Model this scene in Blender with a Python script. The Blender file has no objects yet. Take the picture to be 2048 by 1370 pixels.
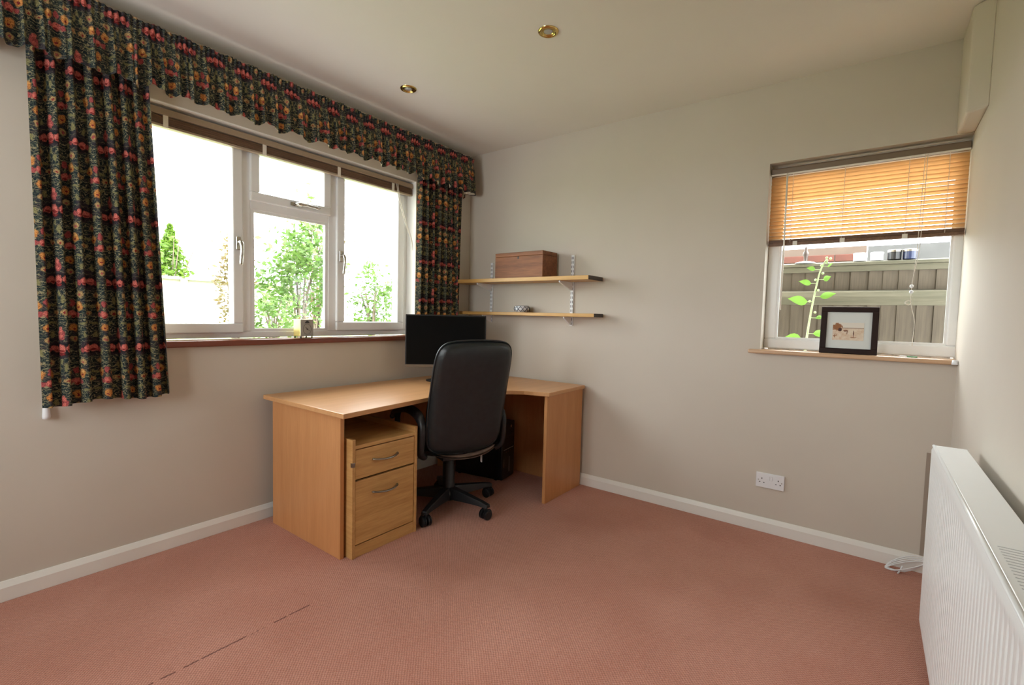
import bpy, bmesh, math, random
from mathutils import Vector, Matrix
random.seed(7)
PI = math.pi
S = bpy.context.scene
COL = S.collection

# ------------------------------------------------------------------ camera
F_PX, YAW, PITCH, ROLL = 954.64, 36.905, 3.176, 1.401
cam_d = bpy.data.cameras.new('camera')
cam = bpy.data.objects.new('camera', cam_d)
COL.objects.link(cam)
cam_d.sensor_fit = 'HORIZONTAL'
cam_d.sensor_width = 36.0
cam_d.lens = 36.0 * F_PX / 2048.0
cam_d.clip_start = 0.02
_y, _p, _r = map(math.radians, (YAW, PITCH, ROLL))
_f = Vector((-math.sin(_y) * math.cos(_p), math.cos(_y) * math.cos(_p), -math.sin(_p)))
_rt = Vector((math.cos(_y), math.sin(_y), 0))
_u = _rt.cross(_f)
_r2 = _rt * math.cos(_r) + _u * math.sin(_r)
_u2 = -_rt * math.sin(_r) + _u * math.cos(_r)
cam.matrix_world = Matrix(((_r2.x, _u2.x, -_f.x, 2.795), (_r2.y, _u2.y, -_f.y, -3.083), (_r2.z, _u2.z, -_f.z, 1.2205), (0, 0, 0, 1)))
S.camera = cam

# ------------------------------------------------------------------ light
W = bpy.data.worlds.new('world')
S.world = W
W.use_nodes = True
bgn = W.node_tree.nodes['Background']
bgn.inputs[0].default_value = (0.97, 0.985, 1.0, 1)
bgn.inputs[1].default_value = 5.0
sun_d = bpy.data.lights.new('sun', 'SUN')
sun_d.energy = 3.5
sun_d.angle = math.radians(1.0)
sun_d.color = (1.0, 0.95, 0.86)
sun = bpy.data.objects.new('sun', sun_d)
COL.objects.link(sun)
sun.rotation_euler = Vector((0.85, -0.03, 0.62)).to_track_quat('Z', 'Y').to_euler()
for nm, loc, rot, sx, sy in (('portal_garden_window', (-0.22, -1.5, 1.63), (0, -PI / 2, 0), 1.17, 1.8),
                             ('portal_side_window', (2.71, 0.24, 1.6), (-PI / 2, 0, 0), 0.86, 1.06),
                             ('portal_fill_window', (0.95, -4.54, 1.5), (PI / 2, 0, 0), 1.25, 1.25)):  # last portal serves the window added behind the camera
    ld = bpy.data.lights.new(nm, 'AREA')
    ld.shape = 'RECTANGLE'
    ld.size, ld.size_y = sx, sy
    ld.cycles.is_portal = True
    lo = bpy.data.objects.new(nm, ld)
    COL.objects.link(lo)
    lo.location = loc
    lo.rotation_euler = rot
S.view_settings.view_transform = 'Standard'
S.view_settings.look = 'None'
S.view_settings.exposure = 1.62
S.view_settings.gamma = 1.0
S.view_settings.use_curve_mapping = False
S.cycles.use_denoising = True
S.cycles.max_bounces = 11
S.cycles.diffuse_bounces = 7
S.cycles.transparent_max_bounces = 16
S.cycles.caustics_reflective = False
S.cycles.caustics_refractive = False

# ------------------------------------------------------------------ room sizes (metres)
WX, WR, H = 3.13, -4.3, 2.563          # right wall, rear wall, ceiling
LW = (-2.395, -0.607, 1.020, 2.215)     # garden window opening: y0 y1 z0 z1
RW = (2.285, 3.13, 1.055, 2.121)       # side window opening: x0 x1 z0 z1
DZ = 0.735                             # desk top

# ------------------------------------------------------------------ node helpers
def nmat(name):
    m = bpy.data.materials.new(name)
    m.use_nodes = True
    nt = m.node_tree
    return m, nt, nt.nodes['Principled BSDF']

def nd(nt, t, **kw):
    n = nt.nodes.new(t)
    for k, v in kw.items():
        setattr(n, k, v)
    return n

def lk(nt, a, b):
    nt.links.new(a, b)

def coord(nt, scale=(1, 1, 1), rot=(0, 0, 0), kind='Object'):
    tc = nd(nt, 'ShaderNodeTexCoord')
    mp = nd(nt, 'ShaderNodeMapping')
    mp.inputs['Scale'].default_value = scale
    mp.inputs['Rotation'].default_value = rot
    lk(nt, tc.outputs[kind], mp.inputs[0])
    return mp.outputs[0]

def noise(nt, vec, scale, detail=3, rough=0.55):
    n = nd(nt, 'ShaderNodeTexNoise')
    n.inputs['Scale'].default_value = scale
    n.inputs['Detail'].default_value = detail
    n.inputs['Roughness'].default_value = rough
    lk(nt, vec, n.inputs['Vector'])
    return n.outputs['Fac']

def ramp(nt, fac, stops):
    r = nd(nt, 'ShaderNodeValToRGB')
    e = r.color_ramp.elements
    while len(e) < len(stops):
        e.new(0.5)
    for k, (p, c) in enumerate(stops):
        e[k].position = p
        e[k].color = (*c, 1)
    lk(nt, fac, r.inputs[0])
    return r.outputs[0]

def math_n(nt, op, a, b=None, clamp=False):
    n = nd(nt, 'ShaderNodeMath', operation=op, use_clamp=clamp)
    for k, v in enumerate((a, b)):
        if v is None:
            continue
        if isinstance(v, (int, float)):
            n.inputs[k].default_value = v
        else:
            lk(nt, v, n.inputs[k])
    return n.outputs[0]

def mixc(nt, fac, a, b, mode='MIX'):
    n = nd(nt, 'ShaderNodeMix', data_type='RGBA', blend_type=mode)
    for s, v in ((0, fac), (6, a), (7, b)):
        if isinstance(v, (int, float)):
            n.inputs[s].default_value = v
        elif isinstance(v, tuple):
            n.inputs[s].default_value = (*v, 1)
        else:
            lk(nt, v, n.inputs[s])
    return n.outputs[2]

def bump(nt, bs, h, strength, dist):
    b = nd(nt, 'ShaderNodeBump')
    b.inputs['Strength'].default_value = strength
    b.inputs['Distance'].default_value = dist
    lk(nt, h, b.inputs['Height'])
    lk(nt, b.outputs[0], bs.inputs['Normal'])

def plain(name, col, rough=0.5, metal=0.0, spec=0.5, var=0.0, vscale=8.0, bmp=0.0, bscale=200.0):
    """one colour with a little procedural variation and fine relief"""
    m, nt, bs = nmat(name)
    bs.inputs['Roughness'].default_value = rough
    bs.inputs['Metallic'].default_value = metal
    bs.inputs['Specular IOR Level'].default_value = spec
    v = coord(nt)
    n = noise(nt, v, vscale)
    lo = tuple(c * (1 - var) for c in col)
    hi = tuple(min(1, c * (1 + var)) for c in col)
    lk(nt, ramp(nt, n, [(0.3, lo), (0.7, hi)]), bs.inputs['Base Color'])
    if bmp:
        bump(nt, bs, noise(nt, v, bscale, 2), bmp, 0.001)
    return m

def wood(name, dark, light, axis='X', scale=1.0, rough=0.42, fine=1.0):
    """straight grain along one axis"""
    m, nt, bs = nmat(name)
    k = {'X': (1.1, 16, 16), 'Y': (16, 1.1, 16), 'Z': (16, 16, 1.1)}[axis]
    v = coord(nt, tuple(c * scale for c in k))
    n1 = noise(nt, v, 1.6, 4, 0.6)
    v2 = coord(nt, tuple(c * scale * 7 * fine for c in k))
    n2 = noise(nt, v2, 1.5, 2, 0.5)
    f = math_n(nt, 'ADD', math_n(nt, 'MULTIPLY', n1, 0.65), math_n(nt, 'MULTIPLY', n2, 0.35))
    lk(nt, ramp(nt, f, [(0.32, dark), (0.66, light)]), bs.inputs['Base Color'])
    bs.inputs['Roughness'].default_value = rough
    bump(nt, bs, n2, 0.05, 0.001)
    return m

M = {}
M['wall'] = plain('wall_paint', (0.590, 0.540, 0.470), 0.75, var=0.04, vscale=1.1, bmp=0.12, bscale=160, spec=0.3)
M['ceil'] = plain('ceiling_paint', (0.78, 0.76, 0.72), 0.9, var=0.015, vscale=2, bmp=0.15, bscale=40, spec=0.2)
M['darkstrip'] = plain('darker_wall_strip', (0.33, 0.27, 0.22), 0.8, var=0.05, vscale=6, bmp=0.1)  # browner and darker than the wall, for the strip beside the radiator
M['gloss'] = plain('white_gloss_paint', (0.80, 0.79, 0.75), 0.28, var=0.02, vscale=3)
M['reveal'] = plain('white_reveal_paint', (0.86, 0.85, 0.82), 0.6, var=0.01)
M['upvc'] = plain('white_upvc', (0.86, 0.88, 0.89), 0.25, var=0.01)
M['beige'] = wood('beech_veneer', (0.56, 0.285, 0.115), (0.66, 0.355, 0.160), 'Y', 0.8, 0.32)
M['beechv'] = wood('beech_veneer_upright', (0.52, 0.235, 0.085), (0.61, 0.295, 0.120), 'Z', 0.8, 0.38)
M['beechx'] = wood('beech_veneer_across', (0.52, 0.235, 0.085), (0.61, 0.295, 0.120), 'X', 0.8, 0.38)
M['oaky'] = wood('oak_veneer', (0.47, 0.245, 0.075), (0.66, 0.385, 0.145), 'Y', 1.6, 0.4, 0.7)
M['oakx'] = wood('oak_veneer_side', (0.48, 0.250, 0.080), (0.63, 0.365, 0.140), 'X', 1.6, 0.4, 0.7)
M['pine'] = wood('pine_shelf_wood', (0.48, 0.255, 0.065), (0.64, 0.38, 0.12), 'X', 1.0, 0.4)
M['darkend'] = plain('dark_stained_end', (0.045, 0.028, 0.022), 0.5, var=0.2)
M['mahog'] = wood('mahogany_sill_wood', (0.13, 0.028, 0.012), (0.21, 0.05, 0.022), 'Y', 1.0, 0.3)
M['sillwood'] = wood('light_sill_wood', (0.50, 0.31, 0.18), (0.64, 0.43, 0.27), 'X', 1.0, 0.35)
M['boxwood'] = wood('old_box_wood', (0.12, 0.036, 0.012), (0.31, 0.115, 0.043), 'X', 1.0, 0.6)
M['gunmetal'] = plain('brushed_steel_handle', (0.30, 0.28, 0.25), 0.3, 1.0)
M['silver'] = plain('polished_handle_metal', (0.55, 0.53, 0.48), 0.25, 1.0)
M['brass'] = plain('polished_brass', (0.70, 0.52, 0.19), 0.12, 1.0)
M['lampglass'] = plain('lamp_lens', (0.45, 0.44, 0.42), 0.12)
M['black'] = plain('black_plastic', (0.012, 0.012, 0.014), 0.42, bmp=0.1, bscale=600)
M['leather'] = plain('black_leather', (0.013, 0.0165, 0.019), 0.36, var=0.2, vscale=30, bmp=0.25, bscale=260)
M['screen'] = plain('black_screen', (0.002, 0.002, 0.002), 0.35, spec=0.15)
M['pcblack'] = plain('pc_black', (0.008, 0.008, 0.009), 0.3)
M['chrome'] = plain('chrome', (0.6, 0.6, 0.62), 0.15, 1.0)
M['greyslot'] = plain('grey_slot', (0.48, 0.49, 0.50), 0.6)
M['greyline'] = plain('pale_grey_strip', (0.42, 0.42, 0.44), 0.35)
M['shell'] = plain('worn_seat_underside', (0.27, 0.165, 0.12), 0.7, var=0.35, vscale=25)
M['white'] = plain('white_plastic', (0.78, 0.79, 0.82), 0.35)
M['radwhite'] = plain('radiator_enamel', (0.80, 0.82, 0.82), 0.28, var=0.01)
M['darkslot'] = plain('dark_slot', (0.02, 0.02, 0.02), 0.7)
M['cord'] = plain('cream_cord', (0.75, 0.70, 0.62), 0.6)
M['clear'] = plain('pale_plastic_clip', (0.80, 0.76, 0.68), 0.3)
M['lining'] = plain('cream_lining', (0.72, 0.62, 0.48), 0.9, var=0.08, vscale=20)
M['framewood'] = plain('dark_frame_wood', (0.020, 0.008, 0.006), 0.5, var=0.2, spec=0.25)
M['mount'] = plain('picture_mount', (0.66, 0.70, 0.69), 0.7)
M['porcelain'] = plain('white_porcelain', (0.75, 0.77, 0.80), 0.12)
M['navy'] = plain('navy_glaze', (0.018, 0.026, 0.065), 0.2)
M['gold'] = plain('gilt_case', (0.75, 0.62, 0.22), 0.28, 0.75)
M['dial'] = plain('clock_dial', (0.42, 0.42, 0.40), 0.35)
M['hand'] = plain('dark_hand', (0.03, 0.03, 0.03), 0.4)
M['headrail'] = plain('tan_headrail', (0.36, 0.27, 0.19), 0.4)
M['headraildark'] = plain('brown_headrail', (0.20, 0.145, 0.10), 0.4)
M['brownslat'] = wood('brown_stacked_slats', (0.12, 0.06, 0.035), (0.22, 0.125, 0.075), 'Y', 1.0, 0.45)
M['leafgreen'] = plain('leaf_green', (0.20, 0.42, 0.05), 0.5, var=0.2)
M['stem'] = plain('pale_stem', (0.42, 0.55, 0.26), 0.5, var=0.1)
M['greenitem'] = plain('green_plastic', (0.10, 0.25, 0.12), 0.4)

# carpet -----------------------------------------------------------------
def carpet():
    m, nt, bs = nmat('terracotta_loop_carpet')
    tc = nd(nt, 'ShaderNodeTexCoord')
    sep = nd(nt, 'ShaderNodeSeparateXYZ')
    wv = nd(nt, 'ShaderNodeVectorMath', operation='ADD')
    nz = nd(nt, 'ShaderNodeTexNoise')
    nz.inputs['Scale'].default_value = 60
    nz.inputs['Detail'].default_value = 1
    lk(nt, tc.outputs['Object'], nz.inputs['Vector'])
    sc = nd(nt, 'ShaderNodeVectorMath', operation='SCALE')
    lk(nt, nz.outputs['Color'], sc.inputs[0])
    sc.inputs['Scale'].default_value = 0.006
    lk(nt, tc.outputs['Object'], wv.inputs[0])
    lk(nt, sc.outputs[0], wv.inputs[1])
    lk(nt, wv.outputs[0], sep.inputs[0])
    sx = math_n(nt, 'SINE', math_n(nt, 'MULTIPLY', sep.outputs[0], 2 * PI / 0.0125))
    sy = math_n(nt, 'SINE', math_n(nt, 'MULTIPLY', sep.outputs[1], 2 * PI / 0.0125))
    loops = math_n(nt, 'MULTIPLY_ADD', math_n(nt, 'MULTIPLY', sx, sy), 0.5)
    loops.node.inputs[2].default_value = 0.5
    fine = noise(nt, tc.outputs['Object'], 420, 2, 0.6)
    patch = math_n(nt, 'ADD', math_n(nt, 'MULTIPLY', noise(nt, tc.outputs['Object'], 2.2, 3, 0.55), 0.6), math_n(nt, 'MULTIPLY', noise(nt, tc.outputs['Object'], 70, 2, 0.6), 0.4))
    base = ramp(nt, patch, [(0.36, (0.52, 0.205, 0.135)), (0.64, (0.68, 0.330, 0.245))])
    dk = mixc(nt, math_n(nt, 'MULTIPLY', loops, 0.8), base, (0.24, 0.066, 0.036))
    lt = mixc(nt, math_n(nt, 'MULTIPLY', ramp_f(nt, fine, 0.42, 0.68), 0.5), dk, (0.78, 0.47, 0.38))
    # carpet join: a fine broken dark line along the room
    d = math_n(nt, 'ABSOLUTE', math_n(nt, 'SUBTRACT', sep.outputs[0], 0.992))
    line = math_n(nt, 'LESS_THAN', d, 0.0035)
    near = math_n(nt, 'LESS_THAN', sep.outputs[1], -2.02)
    brk = math_n(nt, 'GREATER_THAN', noise(nt, tc.outputs['Object'], 22, 2), 0.44)
    seam = math_n(nt, 'MULTIPLY', math_n(nt, 'MULTIPLY', line, near), math_n(nt, 'MULTIPLY', brk, 0.75))
    lk(nt, mixc(nt, seam, lt, (0.08, 0.012, 0.01)), bs.inputs['Base Color'])
    bs.inputs['Roughness'].default_value = 1.0
    bs.inputs['Specular IOR Level'].default_value = 0.1
    bs.inputs['Sheen Weight'].default_value = 0.15
    bump(nt, bs, math_n(nt, 'ADD', math_n(nt, 'MULTIPLY', loops, -1.0), math_n(nt, 'MULTIPLY', fine, 0.6)), 0.7, 0.003)
    return m

def ramp_f(nt, f, a, b):
    n = nd(nt, 'ShaderNodeMapRange')
    n.inputs[1].default_value = a
    n.inputs[2].default_value = b
    lk(nt, f, n.inputs[0])
    return n.outputs[0]

M['carpet'] = carpet()

# floral curtain cloth ------------------------------------------------------
def floral():
    m, nt, bs = nmat('dark_floral_cloth')
    uv = nd(nt, 'ShaderNodeUVMap')
    nz = nd(nt, 'ShaderNodeTexNoise')
    nz.inputs['Scale'].default_value = 55
    nz.inputs['Detail'].default_value = 2
    lk(nt, uv.outputs[0], nz.inputs['Vector'])
    sc = nd(nt, 'ShaderNodeVectorMath', operation='SCALE')
    lk(nt, nz.outputs['Color'], sc.inputs[0])
    sc.inputs['Scale'].default_value = 0.020
    ad = nd(nt, 'ShaderNodeVectorMath', operation='ADD')
    lk(nt, uv.outputs[0], ad.inputs[0])
    lk(nt, sc.outputs[0], ad.inputs[1])
    sep = nd(nt, 'ShaderNodeSeparateXYZ')
    lk(nt, ad.outputs[0], sep.inputs[0])
    u = math_n(nt, 'PINGPONG', sep.outputs[0], 0.10)
    v = math_n(nt, 'FLOORED_MODULO', sep.outputs[1], 0.29)
    cb = nd(nt, 'ShaderNodeCombineXYZ')
    lk(nt, u, cb.inputs[0])
    lk(nt, v, cb.inputs[1])
    P = cb.outputs[0]
    # ground: near-black green with grey-olive leaf scrolls and mauve bands
    vo = nd(nt, 'ShaderNodeTexVoronoi', feature='DISTANCE_TO_EDGE')
    vo.inputs['Scale'].default_value = 75
    lk(nt, P, vo.inputs['Vector'])
    wvn = nd(nt, 'ShaderNodeTexWave', wave_type='RINGS')
    wvn.inputs['Scale'].default_value = 22
    wvn.inputs['Distortion'].default_value = 11
    wvn.inputs['Detail'].default_value = 2
    wvn.inputs['Detail Scale'].default_value = 2.2
    lk(nt, P, wvn.inputs['Vector'])
    c = mixc(nt, ramp_f(nt, vo.outputs[0], 0.01, 0.10), (0.050, 0.060, 0.042), (0.011, 0.017, 0.019))
    c = mixc(nt, math_n(nt, 'MULTIPLY', ramp_f(nt, wvn.outputs['Fac'], 0.86, 0.97), 0.75), c, (0.25, 0.215, 0.12))
    big = noise(nt, P, 26, 2)
    c = mixc(nt, math_n(nt, 'MULTIPLY', ramp_f(nt, big, 0.50, 0.66), 0.75), c, (0.030, 0.022, 0.028))
    mott = noise(nt, P, 330, 2, 0.6)
    tone = ramp(nt, mott, [(0.36, (0.35, 0.30, 0.30)), (0.60, (1.25, 1.25, 1.2))])
    pink, crim, orange, tan, dred, mauve, olive = ((0.44, 0.115, 0.095), (0.27, 0.06, 0.06), (0.40, 0.17, 0.05), (0.30, 0.20, 0.09), (0.16, 0.02, 0.02), (0.12, 0.04, 0.06), (0.16, 0.15, 0.07))
    blobs = [(0.0, 0.165, 0.058, 0.034, (0.035, 0.022, 0.03)), (0.0, 0.165, 0.048, 0.026, (0.012, 0.014, 0.016)),
             (0.0, 0.222, 0.013, 0.019, crim), (0.0, 0.243, 0.007, 0.012, pink), (0.0, 0.216, 0.006, 0.008, pink),
             (0.0, 0.167, 0.014, 0.017, pink), (0.0, 0.158, 0.009, 0.005, dred), (0.028, 0.165, 0.012, 0.015, pink), (0.027, 0.158, 0.008, 0.004, dred),
             (0.046, 0.160, 0.008, 0.010, crim), (0.0, 0.145, 0.012, 0.006, dred),
             (0.046, 0.108, 0.013, 0.013, tan), (0.046, 0.106, 0.005, 0.005, crim),
             (0.052, 0.058, 0.014, 0.018, orange), (0.052, 0.052, 0.005, 0.004, dred), (0.052, 0.068, 0.008, 0.006, (0.48, 0.26, 0.09)),
             (0.08, 0.205, 0.011, 0.013, tan), (0.08, 0.203, 0.004, 0.005, crim),
             (0.08, 0.255, 0.013, 0.016, orange), (0.08, 0.250, 0.004, 0.004, dred),
             (0.08, 0.022, 0.012, 0.014, pink), (0.08, 0.014, 0.007, 0.004, dred), (0.060, 0.020, 0.009, 0.011, crim), (0.08, 0.070, 0.009, 0.014, crim), (0.012, 0.085, 0.006, 0.016, olive), (0.028, 0.060, 0.012, 0.005, olive),
             (0.016, 0.030, 0.012, 0.010, tan), (0.016, 0.028, 0.004, 0.004, dred), (0.060, 0.150, 0.006, 0.013, olive), (0.036, 0.275, 0.015, 0.005, olive),
             (0.0, 0.110, 0.005, 0.010, olive), (0.034, 0.225, 0.006, 0.012, olive)]
    for bu, bv, ru, rv, colr in blobs:
        s1 = nd(nt, 'ShaderNodeVectorMath', operation='SUBTRACT')
        lk(nt, P, s1.inputs[0])
        s1.inputs[1].default_value = (bu * 1.25, bv + 0.010, 0)
        s2 = nd(nt, 'ShaderNodeVectorMath', operation='MULTIPLY')
        lk(nt, s1.outputs[0], s2.inputs[0])
        s2.inputs[1].default_value = (0.80 / ru, 0.95 / rv, 0)
        s3 = nd(nt, 'ShaderNodeVectorMath', operation='LENGTH')
        lk(nt, s2.outputs[0], s3.inputs[0])
        f = ramp_f(nt, s3.outputs['Value'], 1.15, 0.80)
        c = mixc(nt, f, c, mixc(nt, 1.0, colr, tone, 'MULTIPLY'))
    c = mixc(nt, 1.0, c, (1.4, 1.4, 1.4), 'MULTIPLY')
    lk(nt, c, bs.inputs['Base Color'])
    bs.inputs['Roughness'].default_value = 0.9
    bs.inputs['Specular IOR Level'].default_value = 0.15
    return m

M['floral'] = floral()

# translucent blind slat -----------------------------------------------------
def slat_mat():
    m, nt, bs = nmat('honey_blind_slat')
    v = coord(nt, (3, 60, 60))
    col = ramp(nt, noise(nt, v, 2.0, 3), [(0.3, (0.62, 0.38, 0.16)), (0.7, (0.74, 0.49, 0.24))])
    lk(nt, col, bs.inputs['Base Color'])
    bs.inputs['Roughness'].default_value = 0.4
    tr = nd(nt, 'ShaderNodeBsdfTranslucent')
    tr.inputs[0].default_value = (0.84, 0.65, 0.41, 1)
    mx = nd(nt, 'ShaderNodeMixShader')
    mx.inputs[0].default_value = 0.5
    lk(nt, bs.outputs[0], mx.inputs[1])
    lk(nt, tr.outputs[0], mx.inputs[2])
    lk(nt, mx.outputs[0], nt.nodes['Material Output'].inputs[0])
    return m

M['slat'] = slat_mat()

def glass_mat():
    m, nt, bs = nmat('window_glass')
    nt.nodes.remove(bs)
    t = nd(nt, 'ShaderNodeBsdfTransparent')
    t.inputs[0].default_value = (0.95, 0.97, 0.965, 1)
    g = nd(nt, 'ShaderNodeBsdfGlossy')
    g.inputs['Roughness'].default_value = 0.02
    fr = nd(nt, 'ShaderNodeFresnel')
    fr.inputs[0].default_value = 1.4
    mx = nd(nt, 'ShaderNodeMixShader')
    lk(nt, math_n(nt, 'MULTIPLY', fr.outputs[0], 0.35), mx.inputs[0])
    lk(nt, t.outputs[0], mx.inputs[1])
    lk(nt, g.outputs[0], mx.inputs[2])
    lk(nt, mx.outputs[0], nt.nodes['Material Output'].inputs[0])
    return m

M['glass'] = glass_mat()

def leaf_mat(name, lo, hi, trans):
    m, nt, bs = nmat(name)
    v = coord(nt)
    c = ramp(nt, noise(nt, v, 5, 3), [(0.3, lo), (0.7, hi)])
    lk(nt, c, bs.inputs['Base Color'])
    bs.inputs['Roughness'].default_value = 0.6
    tr = nd(nt, 'ShaderNodeBsdfTranslucent')
    tr.inputs[0].default_value = (*trans, 1)
    mx = nd(nt, 'ShaderNodeMixShader')
    mx.inputs[0].default_value = 0.3
    lk(nt, bs.outputs[0], mx.inputs[1])
    lk(nt, tr.outputs[0], mx.inputs[2])
    lk(nt, mx.outputs[0], nt.nodes['Material Output'].inputs[0])
    return m

M['shrub'] = leaf_mat('shrub_leaf', (0.030, 0.075, 0.014), (0.10, 0.16, 0.035), (0.10, 0.20, 0.03))
M['rustshrub'] = leaf_mat('rusty_shrub_leaf', (0.09, 0.05, 0.022), (0.13, 0.12, 0.05), (0.16, 0.11, 0.04))
M['conifer'] = leaf_mat('conifer_leaf', (0.05, 0.11, 0.008), (0.10, 0.18, 0.02), (0.14, 0.24, 0.02))
M['bark'] = plain('bark', (0.10, 0.075, 0.055), 0.9, var=0.3, vscale=20)
M['lawn'] = plain('lawn_grass', (0.20, 0.26, 0.09), 0.95, var=0.25, vscale=6, bmp=0.5, bscale=60)
M['paving'] = plain('pale_paving', (0.45, 0.43, 0.38), 0.9, var=0.1, vscale=3)
M['creampanel'] = plain('cream_fence_panel', (0.36, 0.34, 0.28), 0.8, var=0.05)
M['brick'] = plain('red_brick', (0.115, 0.040, 0.027), 0.9, var=0.3, vscale=9, bmp=0.4)
M['mortar'] = plain('mortar', (0.12, 0.085, 0.065), 0.95, var=0.1)
M['roofgrey'] = plain('grey_render', (0.085, 0.083, 0.08), 0.8, var=0.1)
M['fencewood'] = wood('weathered_fence_wood', (0.042, 0.032, 0.021), (0.098, 0.077, 0.053), 'Z', 0.6, 0.9)
M['fencerail'] = wood('weathered_rail_wood', (0.060, 0.058, 0.036), (0.125, 0.110, 0.076), 'X', 0.8, 0.9)
M['outerwall'] = plain('outer_brickwork', (0.34, 0.25, 0.20), 0.9, var=0.15)

# ------------------------------------------------------------------ mesh helpers
class MB:
    def __init__(self):
        self.v, self.f, self.uv = [], [], None
    def add(self, vs, fs):
        o = len(self.v)
        self.v += [tuple(p) for p in vs]
        self.f += [tuple(i + o for i in q) for q in fs]
        return self
    def box(self, x0, x1, y0, y1, z0, z1):
        return self.add([(x0, y0, z0), (x1, y0, z0), (x1, y1, z0), (x0, y1, z0), (x0, y0, z1), (x1, y0, z1), (x1, y1, z1), (x0, y1, z1)],
                        [(0, 3, 2, 1), (4, 5, 6, 7), (0, 1, 5, 4), (1, 2, 6, 5), (2, 3, 7, 6), (3, 0, 4, 7)])
    def prism(self, poly, a0, a1, axis='z'):
        """extrude a closed 2-D outline along an axis (outline in the other two axes, in xyz order)"""
        n = len(poly)
        def P(p, a):
            return {'z': (p[0], p[1], a), 'y': (p[0], a, p[1]), 'x': (a, p[0], p[1])}[axis]
        vs = [P(p, a0) for p in poly] + [P(p, a1) for p in poly]
        fs = [tuple(range(n))[::-1], tuple(range(n, 2 * n))] + [(i, (i + 1) % n, n + (i + 1) % n, n + i) for i in range(n)]
        return self.add(vs, fs)
    def tube(self, pts, r, seg=10, cap=True, flat=None):
        pts = [Vector(p) for p in pts]
        rs = r if isinstance(r, (list, tuple)) else [r] * len(pts)
        vs, fs = [], []
        prev = None
        for i, p in enumerate(pts):
            t = (pts[min(i + 1, len(pts) - 1)] - pts[max(i - 1, 0)]).normalized()
            if prev is None:
                a = Vector((0, 0, 1)) if abs(t.z) < 0.9 else Vector((1, 0, 0))
                n = t.cross(a).normalized()
            else:
                n = (prev - t * prev.dot(t)).normalized()
            prev = n
            b = t.cross(n)
            for k in range(seg):
                an = 2 * PI * k / seg
                s = flat or (1, 1)
                vs.append(p + n * math.cos(an) * rs[i] * s[0] + b * math.sin(an) * rs[i] * s[1])
        for i in range(len(pts) - 1):
            for k in range(seg):
                k2 = (k + 1) % seg
                fs.append((i * seg + k, i * seg + k2, (i + 1) * seg + k2, (i + 1) * seg + k))
        if cap:
            fs.append(tuple(range(seg))[::-1])
            fs.append(tuple(range((len(pts) - 1) * seg, len(pts) * seg)))
        return self.add(vs, fs)
    def lathe(self, prof, c=(0, 0, 0), seg=24, axis='z', cap=True):
        vs, fs = [], []
        for r, h in prof:
            for k in range(seg):
                a = 2 * PI * k / seg
                p = (r * math.cos(a), r * math.sin(a), h)
                if axis == 'x':
                    p = (h, p[0], p[1])
                elif axis == 'y':
                    p = (p[1], h, p[0])
                vs.append((p[0] + c[0], p[1] + c[1], p[2] + c[2]))
        n = len(prof)
        for i in range(n - 1):
            for k in range(seg):
                k2 = (k + 1) % seg
                fs.append((i * seg + k, i * seg + k2, (i + 1) * seg + k2, (i + 1) * seg + k))
        if cap:
            fs.append(tuple(range(seg))[::-1])
            fs.append(tuple(range((n - 1) * seg, n * seg)))
        return self.add(vs, fs)
    def grid(self, fn, nu, nv, uvfn=None, flip=False):
        vs, uvs = [], []
        for j in range(nv + 1):
            for i in range(nu + 1):
                vs.append(fn(i / nu, j / nv))
                if uvfn:
                    uvs.append(uvfn(i / nu, j / nv))
        fs = []
        for j in range(nv):
            for i in range(nu):
                a = j * (nu + 1) + i
                q = (a, a + 1, a + nu + 2, a + nu + 1)
                fs.append(q[::-1] if flip else q)
        self.add(vs, fs)
        if uvfn:
            self.uv = uvs
        return self

def make(name, mb, mat, parent=None, bevel=0.0, smooth=False, seg=2, loc=None, rot=None):
    me = bpy.data.meshes.new(name)
    me.from_pydata(mb.v, [], mb.f)
    bm = bmesh.new()
    bm.from_mesh(me)
    if not mb.uv:
        bmesh.ops.recalc_face_normals(bm, faces=bm.faces)
    bm.to_mesh(me)
    bm.free()
    me.materials.append(M[mat] if isinstance(mat, str) else mat)
    if mb.uv:
        l = me.uv_layers.new(name='UVMap')
        for lp in me.loops:
            l.data[lp.index].uv = mb.uv[lp.vertex_index]
    if smooth:
        me.polygons.foreach_set('use_smooth', [True] * len(me.polygons))
    o = bpy.data.objects.new(name, me)
    COL.objects.link(o)
    if parent:
        o.parent = parent
    if loc:
        o.location = loc
    if rot:
        o.rotation_euler = rot
    if bevel:
        b = o.modifiers.new('bevel', 'BEVEL')
        b.width = bevel
        b.segments = seg
        b.limit_method = 'ANGLE'
        b.angle_limit = math.radians(40)
    return o

def share(name, src, parent=None, loc=None, rot=None, scale=None):
    o = src.copy()
    o.name = name
    COL.objects.link(o)
    o.parent = parent
    if loc:
        o.location = loc
    if rot:
        o.rotation_euler = rot
    if scale:
        o.scale = scale
    return o

def thing(name, label, cat, loc=(0, 0, 0), rot=(0, 0, 0), group=None):
    o = bpy.data.objects.new(name, None)
    COL.objects.link(o)
    o.empty_display_size = 0.1
    o.location = loc
    o.rotation_euler = rot
    tag(o, label, cat, group)
    return o

def tag(o, label, cat, group=None, kind=None):
    o['label'] = label
    o['category'] = cat
    if group:
        o['group'] = group
    if kind:
        o['kind'] = kind
    return o

def struct(o, label=None):
    o['kind'] = 'structure'
    if label:
        o['label'] = label
    return o

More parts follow.
